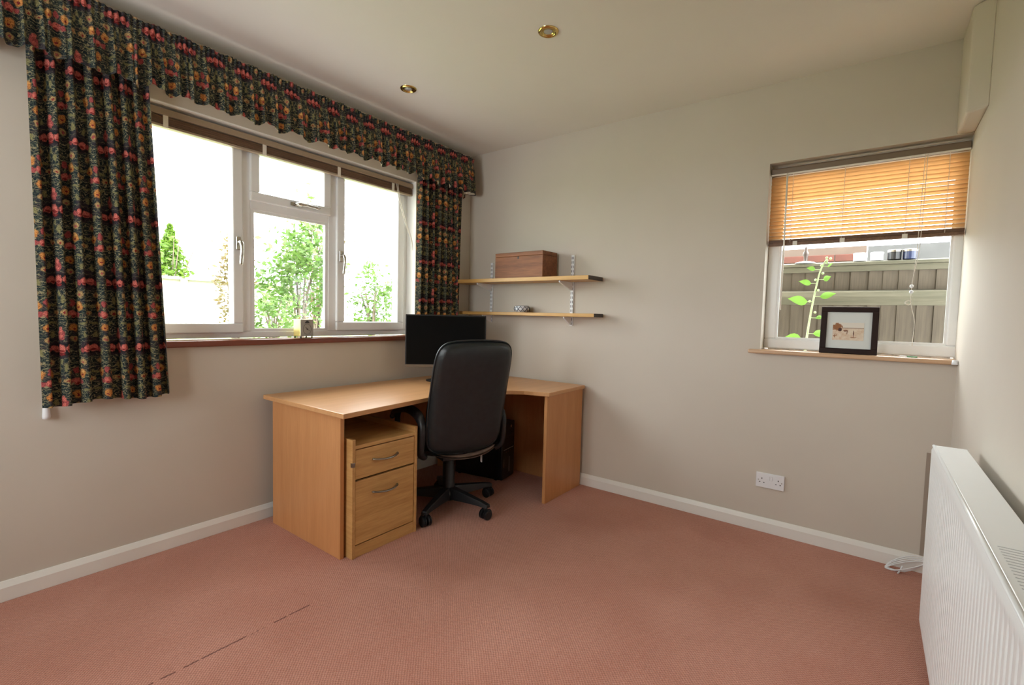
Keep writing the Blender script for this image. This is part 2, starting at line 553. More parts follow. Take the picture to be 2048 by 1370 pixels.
def smoothpath(pts, n=6):
    """Catmull-Rom through the points"""
    P = [Vector(p) for p in pts]
    out = []
    for i in range(len(P) - 1):
        a, b, c, d = P[max(i - 1, 0)], P[i], P[i + 1], P[min(i + 2, len(P) - 1)]
        for k in range(n):
            t = k / n
            out.append(0.5 * ((2 * b) + (c - a) * t + (2 * a - 5 * b + 4 * c - d) * t * t + (3 * b - a - 3 * c + d) * t ** 3))
    out.append(P[-1])
    return out

# ================================================================== the room
T = 0.26
y0, y1, z0, z1 = LW
struct(make('floor', MB().box(-T, WX + T, WR - T, T, -0.12, 0), 'carpet'), 'worn terracotta loop-pile carpet')
struct(make('ceiling', MB().box(-T, WX + T, WR - T, T, H, H + 0.14), 'ceil'), 'off-white painted ceiling')
mb = MB()
mb.box(-T, 0, WR - T, y0, 0, H).box(-T, 0, y1, T, 0, H).box(-T, 0, y0, y1, 0, z0).box(-T, 0, y0, y1, z1, H)
struct(make('wall_left', mb, 'wall'), 'beige wall holding the wide garden window')
x0, x1, zz0, zz1 = RW
mb = MB()
mb.box(0, x0, 0, T, 0, H).box(x0, x1 + T, 0, T, 0, zz0).box(x0, x1 + T, 0, T, zz1, H)
struct(make('wall_back', mb, 'wall'), 'beige wall with shelves and the small side window')
wr = struct(make('wall_right', MB().box(WX, WX + T, WR - T, T, 0, H), 'wall'), 'pale wall behind the radiator')
# plastered boxing in the top corner over the side window
mb = MB().prism([(3.066, 0.0), (3.066, -0.29), (WX + 0.002, -0.34), (WX + 0.002, 0.0)], zz1, H)
struct(make('trim_2', mb, 'wall', bevel=0.012, seg=3), 'plastered boxing in the ceiling corner over the side window')
RD = (0.33, 1.57, 0.88, 2.12)  # opening of an added, unseen window that brings in fill daylight
mb = MB().box(0, RD[0], WR - T, WR, 0, H).box(RD[1], WX, WR - T, WR, 0, H).box(RD[0], RD[1], WR - T, WR, 0, RD[2]).box(RD[0], RD[1], WR - T, WR, RD[3], H)
struct(make('wall_rear', mb, 'wall'), 'beige wall with an added fill-light opening behind the camera')
dr = struct(bpy.data.objects.new('fill_window', None), 'white casement window added behind the camera for fill daylight')
COL.objects.link(dr)
for a, b in ((RD[0], 0.95), (0.95, RD[1])):
    mb = MB().box(a, b, -4.47, -4.42, RD[2], RD[2] + 0.1).box(a, b, -4.47, -4.42, RD[3] - 0.08, RD[3]).box(a, a + 0.08, -4.47, -4.42, RD[2] + 0.1, RD[3] - 0.08).box(b - 0.08, b, -4.47, -4.42, RD[2] + 0.1, RD[3] - 0.08)
    lf = make('casement', mb, 'upvc', dr)
    make('pane', MB().box(a + 0.07, b - 0.07, -4.455, -4.435, RD[2] + 0.09, RD[3] - 0.07), 'glass', lf)
# skirting: flat board with a bevelled top
def skirt(name, a0, a1, axis, lab):
    pr = [(0.0, 0.0), (0.018, 0.0), (0.018, 0.058), (0.010, 0.074), (0.006, 0.083), (0.0, 0.083)]
    if axis == 'y':
        mb = MB().prism(pr, a0, a1, 'y')
    else:
        mb = MB().prism([(-p, q) for p, q in pr], a0, a1, 'x')
    return struct(make(name, mb, 'gloss', bevel=0.002), lab)
skirt('baseboard_left', WR, 0, 'y', 'white skirting board under the garden window')
skirt('baseboard_back', 0.018, WX, 'x', 'white skirting board under the side window')
struct(make('trim_1', MB().box(3.045, WX, -0.004, 0, 0.083, 0.60), 'darkstrip'), 'thin darker strip on the wall beside the radiator')

# house outside, keeps the sun out and shades the passage
mb = MB().box(-0.65, 9.0, -4.75, 0.78, H + 0.16, H + 0.34)
struct(make('roof', mb, 'roofgrey'), 'roof and eaves of the house')

# ================================================================== garden window
XF = -0.10                                        # front face of the frame
def frame_bar(mb, a0, a1, b0, b1, c0=XF - 0.065, c1=XF):
    mb.box(c0, c1, a0, a1, b0, b1)
w1 = thing('window_1', 'white casement garden window with top light and side casements', 'window', (0, 0, 0))
del w1['category']
struct(w1)
oy0, oy1, oz0, oz1 = y0, y1, 1.058, z1
mb = MB()
frame_bar(mb, oy0, oy1, oz0, oz0 + 0.035)
frame_bar(mb, oy0, oy1, oz1 - 0.05, oz1)
frame_bar(mb, oy0, oy0 + 0.05, oz0 + 0.035, oz1 - 0.05)
frame_bar(mb, oy1 - 0.05, oy1, oz0 + 0.035, oz1 - 0.05)
make('outer_frame', mb, 'upvc', w1, bevel=0.004)
for a in (-1.80, -1.245):
    mb = MB()
    frame_bar(mb, a - 0.03, a + 0.03, oz0 + 0.035, oz1 - 0.05)
    make('mullion', mb, 'upvc', w1, bevel=0.004)
mb = MB()
frame_bar(mb, -1.77, -1.275, 1.800, 1.855)
make('transom', mb, 'upvc', w1, bevel=0.004)

def casement(a0, a1, b0, b1, w, g, name='casement', proud=0.018):
    mb = MB()
    c0, c1 = XF - 0.05, XF + proud
    mb.box(c0, c1, a0, a1, b0, b0 + w).box(c0, c1, a0, a1, b1 - w, b1)
    mb.box(c0, c1, a0, a0 + w, b0 + w, b1 - w).box(c0, c1, a1 - w, a1, b0 + w, b1 - w)
    s = make(name, mb, 'upvc', w1, bevel=0.007)
    mb = MB().box(c0 + 0.012, c0 + 0.034, a0 + w - 0.004, a1 - w + 0.004, b0 + w - 0.004, b1 - w + 0.004)
    make('pane', mb, 'glass', s)
    return s
cl = casement(oy0 + 0.042, -1.818, oz0 + 0.028, oz1 - 0.042, 0.055, 1)
cr = casement(-1.222, oy1 - 0.042, oz0 + 0.035, oz1 - 0.042, 0.060, 1)
ct = casement(-1.775, -1.265, 1.848, oz1 - 0.045, 0.052, 1, 'top_light')
mb = MB().box(XF - 0.04, XF - 0.018, -1.775, -1.27, oz0 + 0.03, 1.805)
make('pane', mb, 'glass', w1)
mb = MB()
for q in ((-1.772, -1.748, 1.093, 1.80), (-1.297, -1.273, 1.093, 1.80)):
    mb.box(XF - 0.018, XF - 0.004, *q)
mb.box(XF - 0.018, XF - 0.004, -1.748, -1.297, 1.093, 1.11).box(XF - 0.018, XF - 0.004, -1.748, -1.297, 1.785, 1.80)
make('glazing_bead', mb, 'upvc', w1)
def handle(par, y, z, vertical=True):
    X = XF + 0.018
    if vertical:
        h = make('handle', MB().box(X, X + 0.010, y - 0.012, y + 0.012, z - 0.030, z + 0.045), 'silver', par, bevel=0.004)
        pts = smoothpath([(X + 0.008, y, z + 0.012), (X + 0.040, y, z + 0.008), (X + 0.050, y, z - 0.03), (X + 0.040, y, z - 0.08), (X + 0.036, y, z - 0.115)], 5)
    else:
        h = make('handle', MB().box(X, X + 0.010, y - 0.045, y + 0.030, z - 0.012, z + 0.012), 'silver', par, bevel=0.004)
        pts = smoothpath([(X + 0.008, y - 0.012, z), (X + 0.040, y - 0.008, z), (X + 0.050, y + 0.03, z), (X + 0.042, y + 0.09, z), (X + 0.038, y + 0.135, z - 0.004)], 5)
    make('lever', MB().tube(pts, [0.011] * 8 + [0.009] * (len(pts) - 9) + [0.006], 8), 'silver', h, smooth=True)
mb = MB().box(XF, 0.001, y0, y0 + 0.004, 1.053, z1).box(XF, 0.001, y1 - 0.004, y1, 1.053, z1).box(XF, 0.001, y0 + 0.004, y1 - 0.004, z1 - 0.004, z1)
make('reveal_lining', mb, 'reveal', w1)
handle(cl, -1.846, 1.585)
handle(cr, -1.195, 1.585)
handle(ct, -1.50, 1.872, False)
make('window_sill', MB().box(XF - 0.02, 0.030, y0, y1, 1.021, 1.053), 'mahog', w1, bevel=0.005)

# raised venetian blind
vb = thing('venetian_blind', 'raised tan venetian blind bunched under the garden window lintel', 'blind', (-0.05, -1.5, 2.2))
def rel(o, mb):
    mb.v = [(p[0] - o.location.x, p[1] - o.location.y, p[2] - o.location.z) for p in mb.v]
    return mb
ya, yb = y0 + 0.01, y1 - 0.012
make('headrail', rel(vb, MB().prism([(-0.075, 2.163), (-0.073, 2.190), (-0.068, 2.197), (-0.032, 2.197), (-0.027, 2.190), (-0.025, 2.163)], ya, yb, 'y')), 'headrail', vb, bevel=0.002)
st = MB()
for k in range(11):
    z = 2.158 - k * 0.0034
    st.box(-0.064 + 0.0006 * (k % 2), -0.036 + 0.0012 * (k % 3), ya + 0.002, yb - 0.002, z - 0.0026, z)
o = make('slat_stack', rel(vb, st), 'brownslat', vb)
o['kind'] = 'stuff'
make('bottom_rail', rel(vb, MB().box(-0.066, -0.034, ya, yb, 2.107, 2.119)), 'headrail', vb, bevel=0.003)
for y in (-2.27, -2.20, -1.72, -1.24, -0.80):
    make('ladder_clip', rel(vb, MB().box(-0.034, -0.0315, y - 0.011, y + 0.011, 2.104, 2.166)), 'clear', vb, bevel=0.001)
for k, dy in enumerate((0.0, 0.012)):
    pts = smoothpath([(-0.026, -0.775 + dy, 2.168), (-0.020, -0.755 + dy, 2.05), (-0.018, -0.70 + dy, 1.90), (-0.016, -0.640 + dy * 0.5, 1.78), (-0.016, -0.622, 1.70)], 5)
    make('pull_cord', rel(vb, MB().tube(pts, 0.0022, 6)), 'cord', vb, smooth=True)

# ================================================================== curtains and pelmet
def curtain(name, label, ya, yb, zt, zb, folds, seed, flare=0.0):
    rnd = random.Random(seed)
    ph = [rnd.uniform(0, 6.28) for _ in range(6)]
    NU, NV = folds * 18, 36
    cx = 0.062
    def prof(s, t):
        # t = 0 top, 1 bottom
        a = 0.010 + 0.011 * min(1, t * 2.2)
        w = s * folds * 2 * PI + 0.55 * math.sin(s * 5.3 + ph[0]) + 0.35 * math.sin(s * 11 + ph[1] + t * 1.3)
        x = cx + a * (math.sin(w) + 0.28 * math.sin(2.1 * w + ph[2] + t)) + 0.006 * math.sin(s * 40 + t * 3)
        y0_, y1_ = ya + 0.55 * flare * t, yb + 1.8 * flare * t
        y = y0_ + (y1_ - y0_) * s + 0.0035 * math.sin(2 * w + ph[3]) * (0.5 + t)
        z = zt + (zb + 0.010 * math.sin(s * 9 + ph[4]) * 0.8 - zt) * t
        return (x, y, z)
    # cloth arc length at mid height gives the pattern's u
    L, us = 0.0, [0.0]
    for i in range(NU):
        p, q = prof(i / NU, 0.5), prof((i + 1) / NU, 0.5)
        L += math.hypot(p[0] - q[0], p[1] - q[1])
        us.append(L)
    root = thing(name, label, 'curtain', (cx, (ya + yb) / 2, zb), group='floral curtains')
    mb = MB().grid(lambda a, b: prof(a, b), NU, NV, lambda a, b: (us[round(a * NU)] + 0.02 * seed, prof(a, b)[2]))
    rel(root, mb)
    o = make('cloth', mb, 'floral', root, smooth=True)
    def inner(a, b):
        e = 0.5 / NU
        p, q, g = prof(a, b), prof(min(1, a + e), b), prof(max(0, a - e), b)
        tx, ty = q[0] - g[0], q[1] - g[1]
        l = math.hypot(tx, ty) or 1
        return (p[0] - 0.003 * ty / l, p[1] + 0.003 * tx / l, p[2] + 0.004 * b)
    make('lining', rel(root, MB().grid(inner, NU, NV)), 'lining', root, smooth=True)
    return root
cur = curtain('curtain', 'long dark floral curtain hanging left of the garden window', -2.70, -2.305, 2.44, 0.797, 7, 3, 0.042)
curtain('curtain', 'dark floral curtain in the corner behind the monitor', -0.645, -0.175, 2.44, 0.84, 7, 5, 0.0)

def pelmet():
    X, ya, yb, zt, zb = 0.145, -2.80, -0.125, 2.487, 2.205
    # path: left return, front, right return
    segs = [((0.008, ya), (X, ya)), ((X, ya), (X, yb)), ((X, yb), (0.008, yb))]
    Ls = [math.dist(*s) for s in segs]
    tot = sum(Ls)
    def base(s):
        d = s * tot
        for (a, b), l in zip(segs, Ls):
            if d <= l + 1e-9:
                t = d / l
                nx, ny = (b[1] - a[1]) / l, -(b[0] - a[0]) / l
                return a[0] + (b[0] - a[0]) * t, a[1] + (b[1] - a[1]) * t, nx, ny
            d -= l
        return b[0], b[1], nx, ny
    rnd = random.Random(11)
    ph = [rnd.uniform(0, 6.28) for _ in range(8)]
    NU, NV = 1300, 22
    def P(s, t, off=0.0):
        x, y, nx, ny = base(s)
        # soften the corner turn
        d = s * tot
        top = max(0.0, 1 - t / 0.30)
        low = min(1.0, max(0.0, (t - 0.12) / 0.6))
        fine = 0.0045 * math.sin(d * 2 * PI / 0.021 + 1.5 * math.sin(d * 7)) * (0.35 + 0.65 * top)
        w = d * 2 * PI / 0.066 + 1.6 * math.sin(d * 5.1 + ph[0]) + 1.2 * math.sin(d * 13.7 + ph[1])
        big = (0.012 * math.sin(w) + 0.006 * math.sin(2.3 * w + ph[2])) * low
        ins = -0.008 * math.sin(PI * min(1, t / 0.35)) + 0.016 * t
        o = fine + big + ins + off
        z = zt + 0.004 * math.sin(d * 60) * (1 - t) + (zb - zt + 0.012 * math.sin(w * 0.5 + ph[3]) + 0.006 * math.sin(d * 37 + ph[4])) * t
        side = 0.004 * math.cos(w) * low
        return (max(0.007, x + nx * o + (-ny) * side * 0.0), y + ny * o + side * (1 if abs(nx) > 0.5 else 0), z)
    root = thing('pelmet', 'gathered dark floral pelmet frill running above the garden window', 'pelmet', (0.07, -1.46, zb))
    mb = MB().grid(P, NU, NV, lambda a, b: (a * tot * 1.55, P(a, b)[2] + 0.06 * math.sin(a * 3)))
    rel(root, mb)
    o = make('cloth', mb, 'floral', root, smooth=True)
    mb = MB().grid(lambda a, b: tuple(q + (0.004 * b if i == 2 else 0) for i, q in enumerate(P(a, b, -0.010))), NU, NV)
    rel(root, mb)
    o = make('lining', mb, 'lining', root, smooth=True)
    make('pelmet_board', rel(root, MB().box(0.006, X - 0.03, ya + 0.03, yb - 0.03, zt - 0.03, zt - 0.012)), 'gloss', root)
pelmet()
cp = make('cord_pull', MB().tube([(-0.048, -0.160, -0.01), (-0.048, -0.159, 0.4), (-0.048, -0.158, 1.55)], 0.0018, 6), 'cord', cur)
make('pull_knob', MB().lathe([(0.004, 0.058), (0.010, 0.055), (0.012, 0.045), (0.0125, 0.030), (0.014, 0.012), (0.013, 0.002), (0.008, 0.0)], (-0.048, -0.160, -0.062), 16), 'white', cp, smooth=True)['label'] = 'white acorn cord pull'

# ================================================================== side window
w2 = thing('window_2', 'small white fixed window over the timber fence', 'window', (0, 0, 0))
del w2['category']
struct(w2)
fy = 0.10
mb = MB()
fx0, fx1, fz0, fz1 = x0, x1 + 0.012, 1.068, zz1
mb.box(fx0, fx1, fy, fy + 0.065, fz0, fz0 + 0.058).box(fx0, fx1, fy, fy + 0.065, fz1 - 0.058, fz1)
mb.box(fx0, fx0 + 0.060, fy, fy + 0.065, fz0 + 0.058, fz1 - 0.058).box(fx1 - 0.048, fx1, fy, fy + 0.065, fz0 + 0.058, fz1 - 0.058)
make('outer_frame', mb, 'upvc', w2, bevel=0.007)
make('pane', MB().box(fx0 + 0.055, fx1 - 0.045, fy + 0.022, fy + 0.044, fz0 + 0.054, fz1 - 0.054), 'glass', w2)
mb = MB()
gx0, gx1, gz0, gz1 = fx0 + 0.060, fx1 - 0.048, fz0 + 0.058, fz1 - 0.058
mb.box(gx0, gx1, fy + 0.006, fy + 0.022, gz0, gz0 + 0.010).box(gx0, gx0 + 0.009, fy + 0.006, fy + 0.022, gz0 + 0.01, gz1).box(gx1 - 0.009, gx1, fy + 0.006, fy + 0.022, gz0 + 0.01, gz1)
make('glazing_bead', mb, 'upvc', w2)
make('window_sill', MB().box(2.226, WX, -0.035, 0.0, 1.040, 1.063).box(x0, WX, 0.0, fy + 0.02, 1.040, 1.063), 'sillwood', w2, bevel=0.006)
make('sill_cap', MB().lathe([(0.012, 0), (0.013, 0.004), (0.010, 0.022)], (3.118, -0.040, 1.042), 12), 'white', w2, smooth=True)

# half-lowered venetian blind
rb = thing('venetian_blind', 'half-lowered honey-coloured venetian blind in the small side window', 'blind', (2.71, 0.06, 2.1))
bx0, bx1 = 2.291, 3.126
make('headrail', rel(rb, MB().prism([(0.036, 2.062), (0.034, 2.092), (0.040, 2.100), (0.078, 2.100), (0.082, 2.092), (0.080, 2.062)], bx0, bx1, 'x')), 'headraildark', rb, bevel=0.002)
make('headrail_lip', rel(rb, MB().box(bx0, bx1, 0.031, 0.036, 2.056, 2.064)), 'clear', rb)
pitch_, n_sl = 0.0208, 18
ang = math.radians(-36)
w_, t_ = 0.0262, 0.0010
prof_ = []
for i in range(7):
    s = -0.5 + i / 6
    prof_.append((s * w_, 0.0022 * (1 - (2 * s) ** 2)))
poly = [(a * math.cos(ang) - b * math.sin(ang), a * math.sin(ang) + b * math.cos(ang)) for a, b in prof_] + \
       [(a * math.cos(ang) - (b - t_) * math.sin(ang), a * math.sin(ang) + (b - t_) * math.cos(ang)) for a, b in prof_[::-1]]
sl0 = make('slat', MB().prism(poly, bx0 - 2.71, bx1 - 2.71, 'x'), 'slat', rb, smooth=False, loc=(0, 0, -0.058))
for k in range(1, n_sl):
    share('slat', sl0, rb, (0, random.uniform(-0.0006, 0.0006), -0.058 - k * pitch_), (random.uniform(-0.04, 0.04) + 0.010 * max(0, k - 7), random.uniform(-0.0012, 0.0012), 0))
st = MB()
for k in range(4):
    z = 1.6915 - k * 0.0036
    st.box(bx0, bx1, 0.046, 0.074, z - 0.0026, z)
o = make('slat_stack', rel(rb, st), 'brownslat', rb)
o['kind'] = 'stuff'
make('bottom_rail', rel(rb, MB().box(bx0, bx1, 0.044, 0.076, 1.661, 1.677)), 'brownslat', rb, bevel=0.003)
for x in (2.40, 2.64, 2.905, 3.055):
    make('ladder_cord', rel(rb, MB().tube([(x, 0.046, 2.06), (x, 0.045, 1.675)], 0.0011, 5).tube([(x, 0.074, 2.06), (x, 0.075, 1.675)], 0.0011, 5)), 'cord', rb)
for x in (2.425, 2.645, 2.905):
    make('rail_clip', rel(rb, MB().box(x - 0.011, x + 0.011, 0.0415, 0.044, 1.658, 1.682)), 'clear', rb, bevel=0.001)
make('tilt_wand', rel(rb, MB().tube([(2.372, 0.028, 2.062), (2.374, 0.026, 1.70), (2.372, 0.025, 1.292)], 0.0046, 8)), 'clear', rb, smooth=True)
for dx in (0.0, 0.010):
    pts = smoothpath([(2.962 + dx, 0.026, 2.060), (2.958 + dx, 0.027, 1.75), (2.955 + dx * 0.8, 0.028, 1.58), (2.948, 0.03, 1.46), (2.945, 0.03, 1.40)], 5)
    make('pull_cord', rel(rb, MB().tube(pts, 0.0014, 6)), 'cord', rb, smooth=True)
make('pull_cord', rel(rb, MB().tube(smoothpath([(2.945, 0.03, 1.40), (2.947, 0.03, 1.33), (2.965, 0.03, 1.24), (2.962, 0.03, 1.12)], 6), 0.0016, 6)), 'cord', rb, smooth=True)
for z in (1.418, 1.389):
    make('cord_toggle', rel(rb, MB().lathe([(0.003, -0.008), (0.008, -0.004), (0.008, 0.004), (0.003, 0.008)], (2.945, 0.03, z), 12)), 'white', rb, smooth=True)
loop = [(2.935 + 0.012 * math.cos(a), 0.03, 1.335 + 0.010 * math.sin(a) * (1 + 0.3 * math.cos(a))) for a in [k * PI / 8 for k in range(17)]]
make('cord_knot', rel(rb, MB().tube(loop, 0.0022, 6)), 'cord', rb, smooth=True)

# ================================================================== desk
dk = thing('corner_desk', 'beech-effect corner desk with a curved inner edge', 'desk', (0.05, -0.03, 0))
def bez(p0, p1, p2, p3, n):
    return [tuple((1 - t) ** 3 * a + 3 * (1 - t) ** 2 * t * b + 3 * (1 - t) * t * t * c + t ** 3 * e for a, b, c, e in zip(p0, p1, p2, p3)) for t in [k / n for k in range(n + 1)]]
out = [(0.03, -1.765), (0.815, -1.765)]
out += bez((0.765, -1.25), (0.725, -0.90), (0.82, -0.70), (1.01, -0.565), 16)
out += [(1.175, -0.515), (1.165, -0.022), (0.03, -0.022)]
top = rel(dk, MB().prism(out, DZ - 0.025, DZ))
make('desk_top', top, 'beige', dk, bevel=0.003)
make('side_panel', rel(dk, MB().box(0.105, 0.765, -1.748, -1.726, 0, DZ - 0.025)), 'beechv', dk, bevel=0.0015)
make('side_panel', rel(dk, MB().box(1.130, 1.152, -0.500, -0.030, 0, DZ - 0.025)), 'beechv', dk, bevel=0.0015)
make('modesty_panel', rel(dk, MB().box(0.45, 1.130, -0.072, -0.054, 0.0, DZ - 0.025)), 'beechv', dk)
make('modesty_panel', rel(dk, MB().box(0.095, 0.113, -1.726, -0.45, 0.20, DZ - 0.025)), 'beechv', dk)
make('corner_leg', rel(dk, MB().prism([(0.06, -0.40), (0.06, -0.06), (0.40, -0.06), (0.385, -0.075), (0.075, -0.385)], 0.0, DZ - 0.025)), 'beechv', dk)
make('under_rail', rel(dk, MB().box(0.62, 0.66, -1.726, -1.25, DZ - 0.045, DZ - 0.025)), 'black', dk)

# pedestal
pd = thing('drawer_pedestal', 'oak-effect two-drawer pedestal under the desk end', 'drawer unit', (0.53, -1.50, 0))
py0, py1, px0, px1 = -1.712, -1.296, 0.24, 0.812
for a, b in ((py0, py0 + 0.018), (py1 - 0.018, py1)):
    make('side_panel', rel(pd, MB().box(px0, px1, a, b, 0, 0.598)), 'oakx', pd, bevel=0.0015)
make('top_panel', rel(pd, MB().box(px0 + 0.01, px1 - 0.004, py0 + 0.018, py1 - 0.018, 0.548, 0.566)), 'oaky', pd, bevel=0.001)
make('back_panel', rel(pd, MB().box(px0, px0 + 0.012, py0 + 0.018, py1 - 0.018, 0.02, 0.598)), 'oaky', pd)
make('plinth', rel(pd, MB().box(px1 - 0.028, px1 - 0.006, py0 + 0.018, py1 - 0.018, 0, 0.060)), 'oaky', pd, bevel=0.001)
make('carcass', rel(pd, MB().box(px0 + 0.03, px1 - 0.03, py0 + 0.02, py1 - 0.02, 0.02, 0.54)), 'darkslot', pd)
for za, zb, zh in ((0.396, 0.543, 0.478), (0.066, 0.386, 0.308)):
    f = make('drawer_front', rel(pd, MB().box(px1 - 0.024, px1 - 0.004, py0 + 0.021, py1 - 0.021, za, zb)), 'oaky', pd, bevel=0.0015)
    ym = -1.510
    pts = smoothpath([(px1 - 0.006, ym - 0.078, zh), (px1 + 0.010, ym - 0.066, zh - 0.001), (px1 + 0.024, ym - 0.03, zh - 0.004), (px1 + 0.027, ym, zh - 0.005), (px1 + 0.024, ym + 0.03, zh - 0.004), (px1 + 0.010, ym + 0.066, zh - 0.001), (px1 - 0.006, ym + 0.078, zh)], 4)
    make('handle', rel(pd, MB().tube(pts, 0.0062, 8, flat=(1.15, 0.75))), 'gunmetal', f, smooth=True)
make('lock', rel(pd, MB().box(px1 - 0.012, px1 + 0.002, py0 - 0.002, py0 + 0.014, 0.462, 0.484)), 'gunmetal', pd, bevel=0.001)

# ================================================================== office chair
CH = (0.70, -0.93, 0.0)
ch = thing('office_chair', 'black leather high-back office chair turned towards the desk', 'chair', CH, (0, 0, math.radians(159 - 90)))
# chair frame: +Y forward, +X right
def backrest(s, off, zlo, zhi, wsc=1.0, t0=0.050):
    """rounded padded slab; s = +1 front, -1 rear"""
    def fn(a, b):
        u, v = a * 2 - 1, b * 2 - 1
        # superellipse mapping of the square to a rounded outline
        k = 7.5
        m = (abs(u) ** k + abs(v) ** k) ** (1 / k)
        mx = max(abs(u), abs(v))
        q = mx / m if m > 1e-6 else 1
        u2, v2 = u * q, v * q
        zz = zlo + (zhi - zlo) * (v2 * 0.5 + 0.5)
        hh = v2 * 0.5 + 0.5
        wd = (0.236 + 0.006 * math.sin(PI * hh)) * wsc
        zz += (-0.030 * (1 - u2 * u2) + 0.012) * max(0.0, 1 - hh * 2.5) + (0.016 * (1 - u2 * u2) - 0.012) * max(0.0, hh * 2.5 - 1.5)
        xx = u2 * wd
        edge = max(0.0, 1 - mx ** 7) ** 0.5
        lean = -0.215 - 0.30 * (zz - 0.45) * (0.55 + 0.30 * hh)
        wrap = 0.028 * (u2 ** 2) * (1 if s > 0 else 0.35)
        lum = 0.020 * math.sin(PI * hh * 1.6) if s > 0 else 0.0
        yy = lean + s * t0 * edge + wrap + lum + off
        return (xx, yy, zz)
    return fn
zl, zh = 0.418, 1.075
mbk = MB()
mbk.grid(backrest(-1, 0, zl, zh), 28, 36)
mbk.grid(backrest(1, 0, zl, zh), 28, 36)
bk = make('backrest', mbk, 'leather', ch, smooth=True)
# piping along the rim
fn = backrest(-1, 0.004, zl, zh, 1.012)
rim = [fn(k / 30, 0) for k in range(31)] + [fn(1, k / 40) for k in range(1, 41)] + [fn(1 - k / 30, 1) for k in range(1, 31)] + [fn(0, 1 - k / 40) for k in range(1, 41)]
make('piping', MB().tube(rim, 0.006, 6), 'leather', bk, smooth=True)
# seat cushion
def seat_fn(s):
    def fn(a, b):
        u, v = a * 2 - 1, b * 2 - 1
        k = 5.0
        m = (abs(u) ** k + abs(v) ** k) ** (1 / k)
        mx = max(abs(u), abs(v))
        q = mx / m if m > 1e-6 else 1
        u2, v2 = u * q, v * q
        edge = max(0.0, 1 - mx ** 6) ** 0.5
        return (u2 * 0.245, 0.03 + v2 * 0.245, 0.430 + s * 0.052 * edge - 0.02 * max(0, v2 - 0.5))
    return fn
make('seat', MB().grid(seat_fn(1), 22, 22).grid(seat_fn(-1), 22, 22), 'leather', ch, smooth=True)
# bent ply shell under seat and back
pr = []
def shell_fn(a, b):
    u, v = a * 2 - 1, b
    y = -0.275 + 0.045 * u * u + 0.44 * v
    return (u * (0.232 - 0.03 * (1 - v) * abs(u)), y, 0.366 + 0.034 * (u * u) * (1 if v < 0.5 else 0.6) + 0.016 * (1 - v) ** 3)
make('seat_shell', MB().grid(shell_fn, 16, 14).grid(lambda a, b: tuple(c + (0.013 if k == 2 else 0) for k, c in enumerate(shell_fn(a, b))), 16, 14), 'shell', ch, smooth=True)
make('care_tag', MB().box(0.115, 0.117, -0.225, -0.205, 0.330, 0.372), 'white', ch)
for s in (-1, 1):
    X = s * 0.268
    pts = smoothpath([(s * 0.235, -0.170, 0.395), (X, -0.195, 0.43), (X, -0.212, 0.52), (X, -0.212, 0.59), (X, -0.170, 0.632), (X, -0.07, 0.650), (X, 0.05, 0.645), (X, 0.17, 0.618), (X, 0.27, 0.575), (X, 0.305, 0.548)], 5)
    n = len(pts)
    rs = []
    for i in range(n):
        t = i / (n - 1)
        rs.append(0.024 if t < 0.38 else (0.028 if t < 0.9 else 0.022))
    arm = MB().tube(pts, rs, 10, flat=(1.0, 0.8))
    arm.tube(smoothpath([(X, 0.18, 0.612), (X, 0.205, 0.56), (X, 0.185, 0.49), (s * 0.235, 0.12, 0.41)], 5), 0.018, 10)
    make('armrest', arm, 'black', ch, smooth=True)
make('tilt_mechanism', MB().box(-0.085, 0.085, -0.10, 0.12, 0.325, 0.375), 'black', ch, bevel=0.008)
make('gas_column', MB().lathe([(0.030, 0.345), (0.032, 0.30), (0.036, 0.295), (0.040, 0.12), (0.048, 0.095), (0.050, 0.06)], seg=20), 'black', ch, smooth=True)
make('tilt_lever', MB().tube([(0.06, 0.02, 0.345), (0.2, 0.03, 0.345), (0.25, 0.03, 0.34)], 0.007, 8), 'black', ch)
make('base_hub', MB().lathe([(0.050, 0.055), (0.056, 0.065), (0.054, 0.105), (0.040, 0.125), (0.028, 0.13)], seg=20), 'black', ch, smooth=True)
wang = [math.degrees(math.atan2(-1.20 + 0.93, 0.795 - 0.70)) + 72 * k for k in range(5)]
